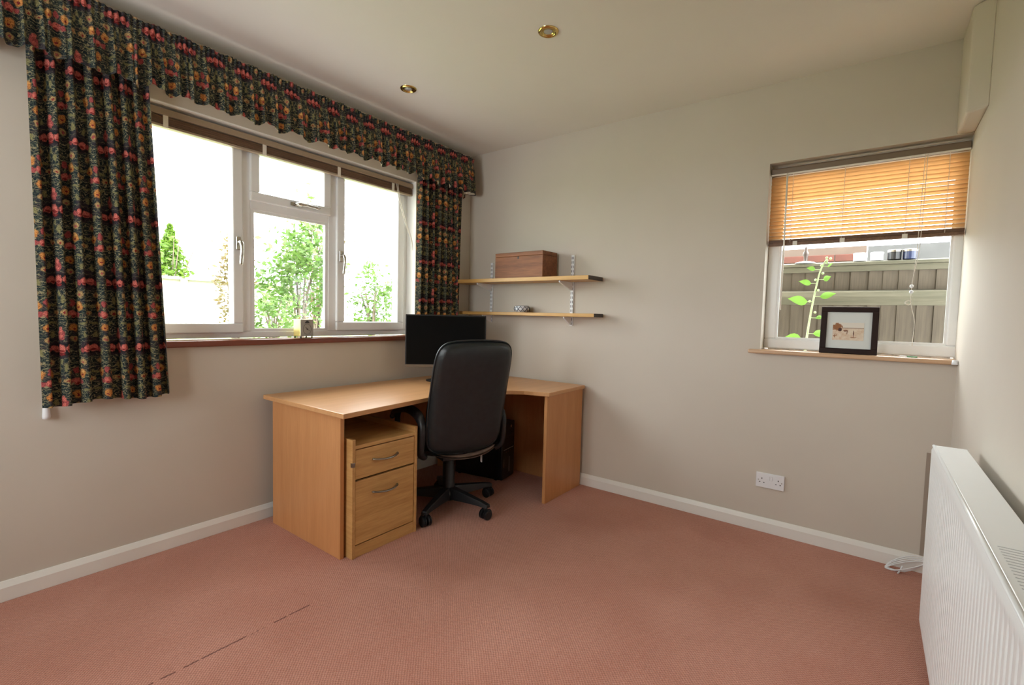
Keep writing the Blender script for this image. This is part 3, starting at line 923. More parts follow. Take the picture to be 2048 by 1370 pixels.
for wa in wang:
    a = math.radians(wa - 69)
    c, s_ = math.cos(a), math.sin(a)
    R_ = 0.305
    mb = MB()
    secs = [(0.03, 0.034, 0.062, 0.135), (0.15, 0.028, 0.070, 0.120), (0.27, 0.023, 0.074, 0.104), (0.326, 0.021, 0.070, 0.092)]
    vs = []
    for d_, w, za, zb in secs:
        for (q, z) in ((-w, za), (w, za), (w * 0.7, zb), (-w * 0.7, zb)):
            vs.append((c * d_ - s_ * q, s_ * d_ + c * q, z))
    fs = [(0, 3, 2, 1), (12, 13, 14, 15)]
    for i in range(3):
        for k in range(4):
            fs.append((i * 4 + k, i * 4 + (k + 1) % 4, i * 4 + 4 + (k + 1) % 4, i * 4 + 4 + k))
    leg = make('base_leg', mb.add(vs, fs), 'black', ch, bevel=0.004)
    # castor: hood and twin wheels
    sw = a + random.uniform(-0.7, 0.7)
    cx_, cy_ = c * R_, s_ * R_
    d1, d2 = math.cos(sw), math.sin(sw)
    wh = MB()
    for side in (-1, 1):
        ring = []
        for xo, r in ((-0.012, 0.022), (-0.010, 0.030), (0.010, 0.030), (0.012, 0.022)):
            xo += side * 0.017
            for k in range(18):
                t = 2 * PI * k / 18
                ring.append((cx_ + xo * d1 - r * math.cos(t) * d2, cy_ + xo * d2 + r * math.cos(t) * d1, 0.030 + r * math.sin(t)))
        fs = [tuple(range(18)), tuple(range(54, 72))] + [(i * 18 + k, i * 18 + (k + 1) % 18, i * 18 + 18 + (k + 1) % 18, i * 18 + 18 + k) for i in range(3) for k in range(18)]
        wh.add(ring, fs)
    wh.tube([(cx_, cy_, 0.050), (cx_, cy_, 0.090)], 0.011, 8)
    for xo in (-0.003, 0.003):
        hood = []
        for r in (0.024, 0.037):
            for k in range(13):
                t = PI * (k / 12) * 1.15 - 0.2
                hood.append((cx_ + xo * 6 * d1 - r * math.cos(t) * d2, cy_ + xo * 6 * d2 + r * math.cos(t) * d1, 0.030 + r * math.sin(t)))
        wh.add(hood, [(k, k + 1, 14 + k, 13 + k) for k in range(12)])
    make('castor', wh, 'black', leg)

# ================================================================== monitor
mo = thing('monitor', 'black flat-screen monitor, switched off, on the corner desk', 'monitor', (0.36, -0.63, DZ), (0, 0, math.radians(-45 + 90 + 0)))
# local: screen faces -Y
hw, zb_, zt_ = 0.287, 0.105, 0.481
make('casing', MB().box(-hw, hw, 0.0, 0.022, zb_, zt_), 'black', mo, bevel=0.004)
make('screen', MB().box(-hw + 0.009, hw - 0.009, -0.0015, 0.004, zb_ + 0.022, zt_ - 0.009), 'screen', mo)
make('chin_strip', MB().box(-hw + 0.001, hw - 0.001, -0.003, 0.004, zb_ + 0.001, zb_ + 0.019), 'gunmetal', mo, bevel=0.001)
make('rear_hump', MB().box(-0.13, 0.13, 0.020, 0.055, zb_ + 0.06, zt_ - 0.09), 'black', mo, bevel=0.012)
make('stand_neck', MB().box(-0.03, 0.03, 0.030, 0.060, 0.008, zb_ + 0.14), 'black', mo, bevel=0.006)
make('stand_base', MB().prism([(0.14 * math.cos(a), 0.045 + 0.095 * math.sin(a)) for a in [2 * PI * k / 40 for k in range(40)]], 0.0, 0.010), 'black', mo, bevel=0.002)

# pc tower
pc = thing('computer_tower', 'black desktop computer tower on the floor under the desk', 'computer', (0.43, -0.30, 0), (0, 0, math.radians(10)))
make('case', MB().box(-0.17, 0.215, -0.098, 0.098, 0.008, 0.425), 'pcblack', pc, bevel=0.004)
make('front_bezel', MB().box(0.215, 0.240, -0.099, 0.099, 0.006, 0.428), 'pcblack', pc, bevel=0.010)
make('bezel_line', MB().box(0.2395, 0.2415, -0.078, 0.078, 0.226, 0.231), 'greyline', pc)
make('bezel_line', MB().box(0.2395, 0.2415, 0.010, 0.015, 0.050, 0.165), 'greyline', pc)
make('bezel_line', MB().box(0.2395, 0.2410, -0.075, -0.071, 0.100, 0.160), 'gunmetal', pc)
make('optical_drive', MB().box(0.2385, 0.2415, -0.075, 0.075, 0.330, 0.372), 'black', pc, bevel=0.002)
make('drive_bay', MB().box(0.2385, 0.2415, -0.075, 0.075, 0.270, 0.312), 'black', pc, bevel=0.002)
make('power_button', MB().lathe([(0.010, 0.2395), (0.010, 0.243), (0.007, 0.244)], (0, 0.03, 0.392), 14, 'x'), 'chrome', pc)
make('usb_ports', MB().box(0.2398, 0.2412, -0.045, -0.030, 0.205, 0.211).box(0.2398, 0.2412, -0.015, 0.0, 0.205, 0.211).box(0.2398, 0.2412, 0.02, 0.035, 0.205, 0.211), 'chrome', pc)
for a, b in ((-0.14, -0.08), (-0.14, 0.08), (0.18, -0.08), (0.18, 0.08)):
    make('foot', MB().lathe([(0.013, 0.0), (0.014, 0.009)], (a, b, 0), 10), 'black', pc)

# ================================================================== wall shelves
US = (0.262, 1.027)
for k, (x, za, zb) in enumerate(((US[0], 1.165, 1.655), (US[1], 1.160, 1.675))):
    u = thing('shelf_upright', ('white slotted shelf upright on the wall nearest the curtain', 'white slotted shelf upright further along the wall from the curtain')[k], 'shelf upright', (x, 0, za), group='slotted shelf uprights')
    make('channel', MB().box(-0.0125, 0.0125, -0.013, 0.0, 0, zb - za), 'white', u, bevel=0.0015)
    n = int((zb - za) / 0.032)
    s0 = None
    for i in range(n):
        for dx in (-0.0062, 0.0062):
            z = 0.014 + i * 0.032
            if s0 is None:
                s0 = make('slot', MB().box(-0.0019, 0.0019, -0.0134, -0.0125, -0.009, 0.009), 'darkslot', u, loc=(dx, 0, z))
            else:
                share('slot', s0, u, (dx, 0, z))
SH = ((1.478, 1.506, 0.222, 0.015, 1.272, 'upper'), (1.226, 1.250, 0.150, 0.030, 1.285, 'lower'))
for zb, zt, dp, xa, xb, nm in SH:
    s = thing('wall_shelf', {'upper': 'long pine shelf carrying the old wooden box', 'lower': 'narrower pine shelf carrying the small patterned bowl'}[nm], 'shelf', ((xa + xb) / 2, -dp / 2, zb), group='pine wall shelves')
    make('board', rel(s, MB().box(xa, xb - 0.002, -dp, -0.014, zb, zt)), 'pine', s, bevel=0.0015)
    make('end_edging', rel(s, MB().box(xb - 0.002, xb, -dp, -0.014, zb, zt)), 'darkend', s)
    for k, x in enumerate(US):
        b = thing('shelf_bracket', {('upper', 0): 'white metal bracket under the upper shelf on the curtain side', ('upper', 1): 'white metal bracket under the upper shelf away from the curtain', ('lower', 0): 'white metal bracket under the lower shelf beside the monitor', ('lower', 1): 'white metal bracket under the lower shelf away from the monitor'}[(nm, k)], 'shelf bracket', (x, 0, zb), group='white shelf brackets')
        l = dp - 0.03 if nm == 'upper' else 0.12
        dep = 0.060
        make('blade', MB().prism([(-0.013, -dep), (-0.026, -dep), (-l, -0.012), (-l, -0.0005), (-0.013, -0.0005)], -0.0055, 0.0055, 'x'), 'white', b, bevel=0.0012)

# old wooden box
bx = thing('wooden_box', 'old reddish-brown wooden box on the upper shelf', 'box', (0.675, -0.112, 1.506), (0, 0, math.radians(-1.5)))
make('body', MB().box(-0.223, 0.223, -0.094, 0.094, 0, 0.158), 'boxwood', bx, bevel=0.002)
make('lid', MB().box(-0.223, 0.223, -0.094, 0.094, 0.1592, 0.190), 'boxwood', bx, bevel=0.003)
make('keyhole_plate', MB().prism([(0.007 * math.cos(a), 0.148 + 0.010 * math.sin(a)) for a in [2 * PI * k / 12 for k in range(12)]], -0.0955, -0.094, 'y'), 'darkend', bx)

# patterned bowl
bw = thing('porcelain_bowl', 'small white bowl with navy lattice pattern on the lower shelf', 'bowl', (0.632, -0.085, 1.250))
make('bowl', MB().lathe([(0.040, 0.0), (0.052, 0.006), (0.060, 0.020), (0.061, 0.032), (0.054, 0.046), (0.050, 0.050), (0.046, 0.050), (0.050, 0.042), (0.054, 0.030), (0.048, 0.012), (0.002, 0.010)], seg=36, cap=False), 'porcelain', bw, smooth=True)
def bowl_r(z):
    pts = [(0.0, 0.040), (0.006, 0.052), (0.020, 0.060), (0.032, 0.061), (0.046, 0.054), (0.050, 0.050)]
    for (a, ra), (b, rb_) in zip(pts, pts[1:]):
        if z <= b:
            return ra + (rb_ - ra) * (z - a) / (b - a)
    return 0.05
lat = MB()
for k in range(11):
    for s in (-1, 1):
        p = []
        for i in range(9):
            z = 0.006 + 0.038 * i / 8
            a = 2 * PI * k / 11 + s * i / 8 * 2 * PI / 11
            r = bowl_r(z) + 0.0004
            p.append((r * math.cos(a), r * math.sin(a), z))
        lat.tube(p, 0.0024, 4)
o = make('lattice_pattern', lat, 'navy', bw)
o['kind'] = 'stuff'
make('rim_line', MB().tube([(0.0515 * math.cos(a), 0.0515 * math.sin(a), 0.0495) for a in [2 * PI * k / 40 for k in range(41)]], 0.0012, 5), 'navy', bw)

# ================================================================== clock on the garden sill
ck = thing('carriage_clock', 'small gilt carriage clock on the garden window sill', 'clock', (-0.030, -1.487, 1.053), (0, 0, math.radians(14)))
# faces +X
make('case', MB().box(-0.030, 0.026, -0.050, 0.050, 0.012, 0.116), 'gold', ck, bevel=0.003)
make('front_plate', MB().box(0.026, 0.030, -0.049, 0.049, 0.013, 0.115), 'dial', ck, bevel=0.001)
make('moon_window', MB().prism([(-0.020 + 0.040 * k / 10, 0.092 + 0.016 * math.sin(PI * k / 10)) for k in range(11)], 0.0302, 0.0312, 'x'), 'hand', ck)
make('dial_ring', MB().tube([(0.0305, 0.032 * math.cos(a), 0.055 + 0.032 * math.sin(a)) for a in [2 * PI * k / 32 for k in range(33)]], 0.0009, 5), 'hand', ck)
make('hour_hand', MB().tube([(0.0315, 0, 0.055), (0.0315, -0.013, 0.068)], 0.0014, 5), 'hand', ck)
make('minute_hand', MB().tube([(0.0325, 0, 0.055), (0.0325, 0.018, 0.043)], 0.0010, 5), 'hand', ck)
make('hand_boss', MB().lathe([(0.004, 0.030), (0.004, 0.034)], (0, 0, 0.055), 12, 'x'), 'hand', ck)
for a in (-0.024, 0.024):
    for b in (-0.044, 0.044):
        make('foot', MB().lathe([(0.004, 0.0), (0.005, 0.004), (0.003, 0.012)], (a, b, 0), 10), 'hand', ck)
for b in (-0.034, 0.026):
    make('top_knob', MB().lathe([(0.0015, 0.116), (0.0015, 0.121), (0.004, 0.124), (0.002, 0.129)], (0.0, b, 0), 10), 'gold', ck, smooth=True)

# ================================================================== picture frame
pf = thing('picture_frame', 'dark wooden frame with a sepia country print on the side window sill', 'picture', (2.699, 0.008, 1.063), (math.radians(-7), 0, math.radians(0)))
fw, fh, fb = 0.126, 0.250, 0.028
for q in ((-fw, fw, 0, fb), (-fw, fw, fh - fb, fh)):
    make('frame_rail', MB().box(q[0], q[1], -0.012, 0.010, q[2], q[3]), 'framewood', pf, bevel=0.002)
for q in ((-fw, -fw + fb), (fw - fb, fw)):
    make('frame_stile', MB().box(q[0], q[1], -0.012, 0.010, fb, fh - fb), 'framewood', pf, bevel=0.002)
make('mount', MB().box(-fw + fb, fw - fb, -0.004, 0.002, fb, fh - fb), 'mount', pf)
def print_mat():
    m, nt, bs = nmat('sepia_print')
    tc = nd(nt, 'ShaderNodeTexCoord')
    sep = nd(nt, 'ShaderNodeSeparateXYZ')
    lk(nt, tc.outputs['Object'], sep.inputs[0])
    x, z = sep.outputs[0], sep.outputs[2]
    n = noise(nt, tc.outputs['Object'], 120, 4, 0.7)
    n2 = noise(nt, tc.outputs['Object'], 60, 3, 0.6)
    c = mixc(nt, ramp_f(nt, n2, 0.4, 0.7), (0.72, 0.62, 0.50), (0.62, 0.44, 0.30))
    # pale sky above the horizon, far hedge line
    sky = math_n(nt, 'GREATER_THAN', z, 0.136)
    c = mixc(nt, sky, c, (0.74, 0.70, 0.63))
    hz = math_n(nt, 'SUBTRACT', 1.0, math_n(nt, 'MULTIPLY', math_n(nt, 'ABSOLUTE', math_n(nt, 'SUBTRACT', z, 0.137)), 260), True)
    c = mixc(nt, math_n(nt, 'MULTIPLY', hz, 0.8), c, (0.22, 0.09, 0.04))
    def blob(cx, cz, rx, rz, thr, col):
        nonlocal c
        d = math_n(nt, 'ADD', math_n(nt, 'POWER', math_n(nt, 'MULTIPLY', math_n(nt, 'SUBTRACT', x, cx), 1 / rx), 2), math_n(nt, 'POWER', math_n(nt, 'MULTIPLY', math_n(nt, 'SUBTRACT', z, cz), 1 / rz), 2))
        f = math_n(nt, 'GREATER_THAN', math_n(nt, 'ADD', math_n(nt, 'SUBTRACT', 1.0, d), math_n(nt, 'MULTIPLY', math_n(nt, 'SUBTRACT', n, 0.5), 2.2)), thr)
        c = mixc(nt, f, c, col)
    blob(-0.050, 0.142, 0.030, 0.026, 0.45, (0.30, 0.12, 0.045))
    blob(-0.037, 0.128, 0.010, 0.012, 0.35, (0.07, 0.02, 0.012))
    blob(-0.060, 0.098, 0.012, 0.018, 0.75, (0.33, 0.15, 0.07))
    blob(-0.012, 0.122, 0.012, 0.005, 0.3, (0.2, 0.08, 0.04))
    blob(0.022, 0.108, 0.0025, 0.019, 0.3, (0.10, 0.03, 0.02))
    blob(0.020, 0.088, 0.020, 0.003, 0.5, (0.28, 0.12, 0.06))
    blob(-0.006, 0.112, 0.002, 0.012, 0.3, (0.16, 0.06, 0.03))
    lk(nt, c, bs.inputs['Base Color'])
    bs.inputs['Roughness'].default_value = 0.4
    return m
M['print'] = print_mat()
make('print', MB().box(-0.070, 0.066, -0.0052, -0.0042, 0.072, 0.166), 'print', pf)
make('easel_strut', MB().add([(-0.03, 0.010, 0.20), (0.03, 0.010, 0.20), (0.035, 0.028, 0.004), (-0.035, 0.028, 0.004), (-0.03, 0.013, 0.20), (0.03, 0.013, 0.20), (0.035, 0.031, 0.004), (-0.035, 0.031, 0.004)], [(0, 1, 2, 3), (4, 7, 6, 5), (0, 4, 5, 1), (1, 5, 6, 2), (2, 6, 7, 3), (3, 7, 4, 0)]), 'framewood', pf)
it = thing('plastic_clip', 'tiny green and white plastic clip lying on the side window sill', 'clip', (2.945, 0.012, 1.063), (0, 0, -0.12))
make('green_half', MB().box(0.0, 0.040, -0.006, 0.006, 0, 0.007), 'greenitem', it, bevel=0.002)
make('white_half', MB().box(-0.030, 0.0, -0.005, 0.005, 0, 0.006), 'white', it, bevel=0.002)

# ================================================================== double socket
so = thing('double_socket', 'white double wall socket low on the back wall', 'socket', (2.374, 0, 0.303))
make('faceplate', MB().box(-0.073, 0.073, -0.010, 0.0, -0.043, 0.043), 'white', so, bevel=0.003)
for cx in (-0.042, 0.042):
    for a, b, w, h in ((0, 0.010, 0.0022, 0.0042), (-0.011, -0.012, 0.0036, 0.0020), (0.011, -0.012, 0.0036, 0.0020)):
        make('pin_hole', MB().box(cx + a - w, cx + a + w, -0.0106, -0.0096, b - h, b + h), 'darkslot', so)
for cx in (-0.006, 0.006):
    make('rocker_switch', MB().box(cx - 0.0052, cx + 0.0052, -0.0135, -0.0095, 0.004, 0.028), 'white', so, bevel=0.0012)
for cx in (-0.060, 0.060):
    make('screw', MB().lathe([(0.003, -0.0108), (0.003, -0.0096)], (cx, 0, 0), 10, 'y'), 'gunmetal', so)

# ================================================================== radiator
rx0, rx1, ra, rbb, rz0, rz1 = 2.998, 3.098, -2.36, -0.735, 0.090, 0.778
rd = thing('radiator', 'white ribbed double panel radiator on the right-hand wall', 'radiator', ((rx0 + rx1) / 2, (ra + rbb) / 2, rz0))
# fluted front panel: profile along y, with flat margins top and bottom
def flute(y):
    ph = ((rbb - 0.02 - y) / 0.0333) % 1.0
    if y > rbb - 0.02 or y < ra + 0.02:
        return 0.0
    return 0.0095 * (0.5 - 0.5 * math.cos(2 * PI * min(1, ph / 0.42))) if ph < 0.42 else 0.0
NY = 600
def rad_front(a, b):
    y = ra + (rbb - ra) * a
    z = rz0 + (rz1 - rz0) * b
    m = min(1, max(0, min((z - rz0 - 0.030) / 0.012, (rz1 - 0.045 - z) / 0.012)))
    edge = 0.006 * (1 - min(1, min(z - rz0, rz1 - z) / 0.012)) ** 2
    return (rx0 + flute(y) * m + edge, y, z)
make('front_panel', rel(rd, MB().grid(rad_front, NY, 40)), 'radwhite', rd, smooth=True)
make('rear_panel', rel(rd, MB().box(rx1 - 0.014, rx1, ra, rbb, rz0, rz1 - 0.004)), 'radwhite', rd, bevel=0.003)
make('convector_core', rel(rd, MB().box(rx0 + 0.012, rx1 - 0.014, ra + 0.03, rbb - 0.03, rz0 + 0.02, rz1 - 0.03)), 'radwhite', rd)
for yy in (ra, rbb - 0.003):
    make('end_panel', rel(rd, MB().box(rx0 + 0.004, rx1 - 0.002, yy, yy + 0.003, rz0 + 0.004, rz1 + 0.002)), 'radwhite', rd, bevel=0.001)
make('top_grille', rel(rd, MB().box(rx0 + 0.010, rx1 - 0.004, ra, rbb, rz1 - 0.004, rz1 + 0.002)), 'radwhite', rd, bevel=0.002)
make('top_edge', rel(rd, MB().tube([(rx0 + 0.006, ra, rz1 - 0.001), (rx0 + 0.006, rbb, rz1 - 0.001)], 0.0052, 10)), 'radwhite', rd, smooth=True)
sl = None
for k in range(86):
    y = rbb - 1.0 - k * 0.015
    if y < ra + 0.03:
        break
    mbx = MB().box(-0.030, 0.030, -0.0008, 0.0008, -0.0006, 0.0006)
    if sl is None:
        sl = make('grille_slot', mbx, 'greyslot', rd, loc=(0.004, y - rd.location.y, rz1 + 0.0022 - rz0))
    else:
        share('grille_slot', sl, rd, (0.004, y - rd.location.y, rz1 + 0.0022 - rz0))
make('wall_bracket', rel(rd, MB().box(rx1, WX - 0.003, rbb - 0.25, rbb - 0.21, 0.2, 0.70)), 'radwhite', rd)
make('wall_bracket', rel(rd, MB().box(rx1, WX - 0.003, ra + 0.21, ra + 0.25, 0.2, 0.70)), 'radwhite', rd)
make('feed_pipe', rel(rd, MB().tube([(3.05, rbb + 0.03, 0.0), (3.05, rbb + 0.03, 0.12), (3.05, rbb - 0.01, 0.125)], 0.0075, 10)), 'radwhite', rd, smooth=True)

# coil of white cable
cc = thing('cable_coil', 'loose loops of thin white cable on the carpet beside the radiator', 'cable', (3.0, -0.055, 0.0))
mb = MB()
rc = random.Random(4)
for k in range(4):
    pts = []
    a0 = rc.uniform(-0.1, 0.1)
    for i in range(25):
        t = 2 * PI * i / 24
        ex = -0.01 + 0.075 * math.cos(t) + rc.uniform(-0.002, 0.002)
        ez = 0.045 + 0.55 * ex + (0.010 + 0.007 * k) * math.sin(t + a0)
        ey = 0.006 * k - 0.016 + 0.018 * math.sin(t)
        pts.append((ex, ey, max(0.004, ez)))
    mb.tube(pts, 0.0024, 6)
make('loops', mb, 'white', cc, smooth=True)
make('tail', MB().tube(smoothpath([(-0.02, -0.02, 0.035), (-0.03, -0.03, 0.012), (-0.034, -0.036, 0.004), (-0.038, -0.045, 0.004)], 5), 0.0034, 6), 'white', cc, smooth=True)
make('tail', MB().tube(smoothpath([(0.06, 0.01, 0.075), (0.095, 0.01, 0.06), (0.11, -0.01, 0.03)], 5), 0.0032, 6), 'white', cc, smooth=True)

# ================================================================== ceiling downlights
for lab, x, y in (('brass recessed downlight nearest the camera in the ceiling', 1.506, -1.141), ('brass recessed downlight near the garden window pelmet', 0.507, -1.130)):
    dl = thing('downlight', lab, 'downlight', (x, y, H), group='brass ceiling downlights')
    make('trim_ring', MB().lathe([(0.030, 0.001), (0.032, -0.006), (0.040, -0.0075), (0.047, -0.005), (0.049, 0.0)], seg=40, cap=False), 'brass', dl, smooth=True)
    make('inner_ring', MB().lathe([(0.031, -0.004), (0.027, -0.0055), (0.024, -0.0035), (0.022, -0.001)], seg=36, cap=False), 'brass', dl, smooth=True)
    make('lamp', MB().lathe([(0.0225, -0.0015), (0.018, -0.004), (0.010, -0.0055), (0.001, -0.006)], seg=28), 'lampglass', dl, smooth=True)

# ================================================================== side passage: fence, brick wall, weed
struct(make('passage_ground', MB().box(-0.3, 9, T, 6, -0.32, -0.20), 'paving'), 'paved side passage')
fe = thing('timber_fence', 'weathered closeboard timber fence beyond the side window', 'fence', (2.7, 1.30, -0.2))
FY = 1.30
bd = None
x = 1.70
k = 0
while x < 4.3:
    wob = random.uniform(-0.004, 0.004)
    if bd is None:
        bd = make('fence_board', MB().prism([(0, 0.0), (0.128, 0.010), (0.128, 0.024), (0, 0.006)], 0, 1.86), 'fencewood', fe, loc=(x - 2.7, 0, 0))
    else:
        share('fence_board', bd, fe, (x - 2.7, random.uniform(-0.003, 0.003), random.uniform(-0.02, 0)), (0, wob, 0))
    x += 0.095 + random.uniform(-0.006, 0.006)
make('arris_rail', rel(fe, MB().prism([(FY - 0.062, 1.425), (FY, 1.362), (FY, 1.475), (FY - 0.058, 1.462)], 1.6, 4.4, 'x')), 'fencerail', fe, bevel=0.004)
make('arris_rail', rel(fe, MB().prism([(FY - 0.05, 0.50), (FY, 0.45), (FY, 0.56), (FY - 0.045, 0.535)], 1.6, 4.4, 'x')), 'fencerail', fe, bevel=0.004)
make('top_rail', rel(fe, MB().box(1.6, 4.4, FY - 0.030, FY, 1.612, 1.655)), 'fencerail', fe, bevel=0.003)
make('capping', rel(fe, MB().prism([(FY - 0.05, 1.656), (FY + 0.055, 1.656), (FY + 0.055, 1.676), (FY, 1.688), (FY - 0.05, 1.676)], 1.6, 4.4, 'x')), 'fencerail', fe, bevel=0.002)
# neighbour's brick wall, bricks one by one where they show
NW = struct(make('wall_neighbour', MB().box(1.0, 2.72, 2.52, 2.70, -0.2, 1.962), 'mortar'), 'red brick garden wall beyond the fence')
b0 = None
rr = 0
z = 1.60
while z < 1.90:
    x = 1.35 + (0.1125 if rr % 2 else 0)
    while x < 2.62:
        if b0 is None:
            b0 = make('brick', MB().box(-0.1075, 0.1075, -0.010, 0.02, 0, 0.065), 'brick', NW, bevel=0.003, loc=(x, 2.52, z))
        else:
            share('brick', b0, NW, (x, 2.52 + random.uniform(-0.002, 0.003), z))
        x += 0.225
    z += 0.075
    rr += 1
struct(make('wall_outbuilding', MB().box(2.73, 5.6, 2.52, 2.70, -0.2, 1.955), 'roofgrey'), 'grey outbuilding wall beyond the fence')
# jars and ornament on the fence capping
def pot(lab, x, w, h, mat, lidm, nm='paint_tin', cat='tin'):
    t = thing(nm, lab, cat, (x, FY + 0.005, 1.687))
    make('body', MB().lathe([(w * 0.94, 0), (w, 0.004), (w, h * 0.74), (w * 0.96, h * 0.78)], seg=18), mat, t, smooth=False)
    make('lid', MB().lathe([(w * 1.04, h * 0.76), (w * 1.04, h * 0.97), (w * 0.9, h)], seg=18), lidm, t, smooth=False)
pot('white tub standing on the fence top nearest the green weed', 2.700, 0.040, 0.060, 'white', 'white', 'plastic_tub', 'tub')
pot('white tub on the fence top beside the dark tins', 2.800, 0.038, 0.060, 'white', 'white', 'plastic_tub', 'tub')
pot('dark tin on the fence top next to the white tubs', 2.900, 0.040, 0.072, 'pcblack', 'gunmetal')
pot('dark bluish tin at the end of the row on the fence top', 2.985, 0.040, 0.072, 'navy', 'gunmetal')
orn = thing('garden_ornament', 'dark slim bird-like ornament standing on the fence top', 'ornament', (2.355, FY + 0.005, 1.687))
make('stem', MB().lathe([(0.016, 0.0), (0.011, 0.02), (0.013, 0.05), (0.020, 0.065), (0.018, 0.085), (0.009, 0.10), (0.011, 0.115), (0.003, 0.135)], seg=14), 'darkend', orn, smooth=True)
make('foot_plate', MB().lathe([(0.075, 0.0), (0.06, 0.008), (0.03, 0.014)], seg=20), 'white', orn, smooth=True)

# the tall weed outside the pane
wd = thing('tall_weed', 'tall green weed with a pale stem growing outside the side window', 'plant', (2.43, 0.50, -0.2))
sp = smoothpath([(0, 0, 0), (0.01, 0.0, 0.8), (0.03, 0, 1.2), (0.045, 0.0, 1.42), (0.068, 0, 1.62), (0.092, 0, 1.76), (0.125, 0, 1.835)], 6)
ns = len(sp)
make('stalk', MB().tube(sp, [0.0085 - 0.0055 * i / (ns - 1) for i in range(ns)], 8), 'stem', wd, smooth=True)
def stem_at(z):
    return min(sp, key=lambda p: abs(p.z - z))
def leaf(z, ang, ln, wd_, droop):
    p = stem_at(z)
    d = Vector((math.cos(ang), math.sin(ang), 0))
    n_ = Vector((-d.y * 0.5, d.x * 0.5, 0.85))
    vs, fs = [], []
    N = 6
    for i in range(N + 1):
        t = i / N
        w = wd_ * 1.2 * math.sin(PI * t ** 0.72) ** 1.1 if 0 < t < 1 else 0.0008
        c = p + d * (0.03 + ln * t) + Vector((0, 0, 0.02 * t - droop * t * t))
        vs += [c - n_ * w + Vector((0, 0.25 * w, 0)), c, c + n_ * w + Vector((0, 0.25 * w, 0))]
    for i in range(N):
        for k in range(2):
            a = i * 3 + k
            fs.append((a, a + 1, a + 4, a + 3))
    mb = MB().add(vs, fs)
    o = make('leaf', mb, 'leafgreen', wd, smooth=True)
    make('leaf_stalk', MB().tube([p, p + d * 0.034], 0.0016, 5), 'stem', o)
for z, a, l, w, dr in ((1.335, 3.3, 0.125, 0.030, 0.05), (1.345, 0.2, 0.09, 0.022, 0.03), (1.45, -0.2, 0.05, 0.012, 0.02), (1.555, 3.0, 0.115, 0.030, 0.0), (1.60, 0.15, 0.085, 0.022, 0.0), (1.665, 3.2, 0.070, 0.018, 0.005), (1.69, 0.5, 0.045, 0.018, 0.0), (1.755, 3.5, 0.05, 0.014, 0.01), (1.775, -0.3, 0.03, 0.012, 0.0)):
    leaf(z, a, l, w, dr)
for z, dx in ((1.49, 0.022), (1.56, -0.018), (1.63, 0.016), (1.695, -0.012), (1.735, 0.016), (1.785, -0.010), (1.80, 0.012), (1.815, 0.004), (1.826, 0.018), (1.832, -0.006)):
    p = stem_at(z)
    make('bud', MB().lathe([(0.002, -0.007), (0.007, -0.003), (0.0075, 0.003), (0.003, 0.008)], (p.x + dx, p.y, z), 10), 'stem', wd, smooth=True)

# ================================================================== garden beyond the left window
mb = MB()
mb.add([(-0.3, -14, -0.2), (-0.3, 14, -0.2), (-2.2, 14, -0.2), (-2.2, -14, -0.2)], [(0, 1, 2, 3)])
struct(make('garden_path', mb, 'paving'), 'pale path under the garden window')
struct(make('garden_bank', MB().prism([(-2.2, -0.4), (-2.2, -0.2), (-3.6, 0.72), (-16, 0.98), (-16, -0.4)], -14, 14, 'y'), 'lawn'), 'raised lawn of the back garden')
pfn = thing('panel_fence', 'pale garden fence panels with a capping rail beyond the lawn', 'fence', (-6.6, -1.5, 0.8))
for k, (a, b) in enumerate(((-5.2, -3.45), (-3.35, -1.55), (-1.45, 0.02), (0.12, 1.9))):
    make('panel', rel(pfn, MB().box(-6.63, -6.60, a, b, 0.70, 1.70)), 'creampanel', pfn)
    make('capping', rel(pfn, MB().box(-6.68, -6.53, a, b, 1.70, 1.745)), 'creampanel', pfn)
    make('post', rel(pfn, MB().box(-6.66, -6.56, b, b + 0.10, 0.70, 1.72)), 'creampanel', pfn)

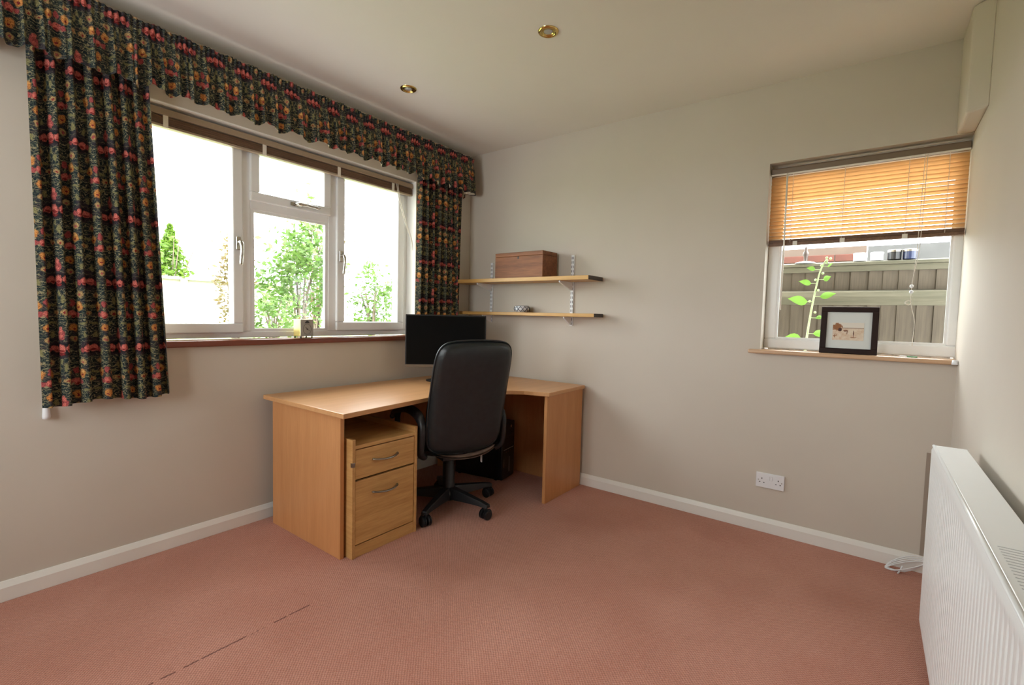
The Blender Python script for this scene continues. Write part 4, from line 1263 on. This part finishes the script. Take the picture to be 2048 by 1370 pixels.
def shrub(name, lab, loc, rx, ry, h, nleaf, size, mat, seed, trunk=True, low=0.1, conifer=False, cat='shrub', group='garden shrubs'):
    r = random.Random(seed)
    root = thing(name, lab, cat, loc, group=group)
    stems = MB()
    tips = []
    for k in range(9):
        a = r.uniform(0, 2 * PI)
        sx, sy = rx * r.uniform(0.2, 0.75) * math.cos(a), ry * r.uniform(0.2, 0.75) * math.sin(a)
        zz = h * r.uniform(0.55, 0.95)
        stems.tube([(0.04 * math.cos(a), 0.04 * math.sin(a), -0.05), (sx * 0.35, sy * 0.35, zz * 0.5), (sx, sy, zz)], [0.02, 0.013, 0.005], 5)
        tips.append((sx, sy, zz))
    make('stems', stems, 'bark', root)['kind'] = 'stuff'
    cl = []
    for k in range(26):
        while True:
            p = Vector((r.uniform(-1, 1), r.uniform(-1, 1), r.uniform(-1, 1)))
            if p.length < 1:
                break
        cl.append(Vector((p.x * rx, p.y * ry, h * (0.5 + low / 2) + p.z * h * (0.5 - low / 2))))
    vs, fs = [], []
    for i in range(nleaf):
        c = r.choice(cl)
        if conifer:
            c = Vector((0, 0, 0))
            zz = r.random() ** 0.8
            rad = (1 - zz) * r.uniform(0.3, 1)
            an = r.uniform(0, 2 * PI)
            q = Vector((rad * rx * math.cos(an), rad * ry * math.sin(an), zz * h))
        else:
            q = c + Vector((r.gauss(0, rx * 0.20), r.gauss(0, ry * 0.20), r.gauss(0, h * 0.09)))
            q.z = max(0.02, q.z)
        d = Vector((r.gauss(0, 1), r.gauss(0, 1), r.gauss(0, 0.6))).normalized()
        e = d.cross(Vector((r.gauss(0, 1), r.gauss(0, 1), r.gauss(0, 1)))).normalized()
        s = size * r.uniform(0.6, 1.3)
        o = len(vs)
        vs += [q - d * s, q + e * s * 0.45, q + d * s, q - e * s * 0.45]
        fs.append((o, o + 1, o + 2, o + 3))
    make('foliage', MB().add(vs, fs), mat, root)['kind'] = 'stuff'
    return root
shrub('garden_shrub', 'loose leafy shrub filling the middle pane of the garden window', (-4.1, 0.75, 0.76), 0.5, 0.55, 2.0, 2400, 0.050, 'shrub', 21)
shrub('garden_shrub', 'rust-tinged shrub at the edge of the garden window left pane', (-5.3, 0.35, 0.80), 0.3, 0.30, 1.6, 700, 0.042, 'rustshrub', 22)
shrub('garden_shrub', 'airy green shrub seen through the right casement of the garden window', (-4.3, 2.2, 0.76), 0.45, 0.45, 1.35, 1000, 0.045, 'shrub', 23)
shrub('garden_shrub', 'low bright green plant at the foot of the middle pane', (-3.7, 0.15, 0.72), 0.35, 0.35, 0.75, 700, 0.04, 'shrub', 24)
shrub('garden_shrub', 'rusty twiggy shrub behind the middle pane', (-5.9, 2.1, 0.82), 0.5, 0.6, 2.4, 1500, 0.045, 'rustshrub', 25)
shrub('conifer_tree', 'yellow-green conifer rising behind the pale garden fence', (-7.6, 0.20, 0.75), 0.8, 0.8, 2.0, 3000, 0.055, 'conifer', 26, conifer=True, cat='tree', group='garden trees')
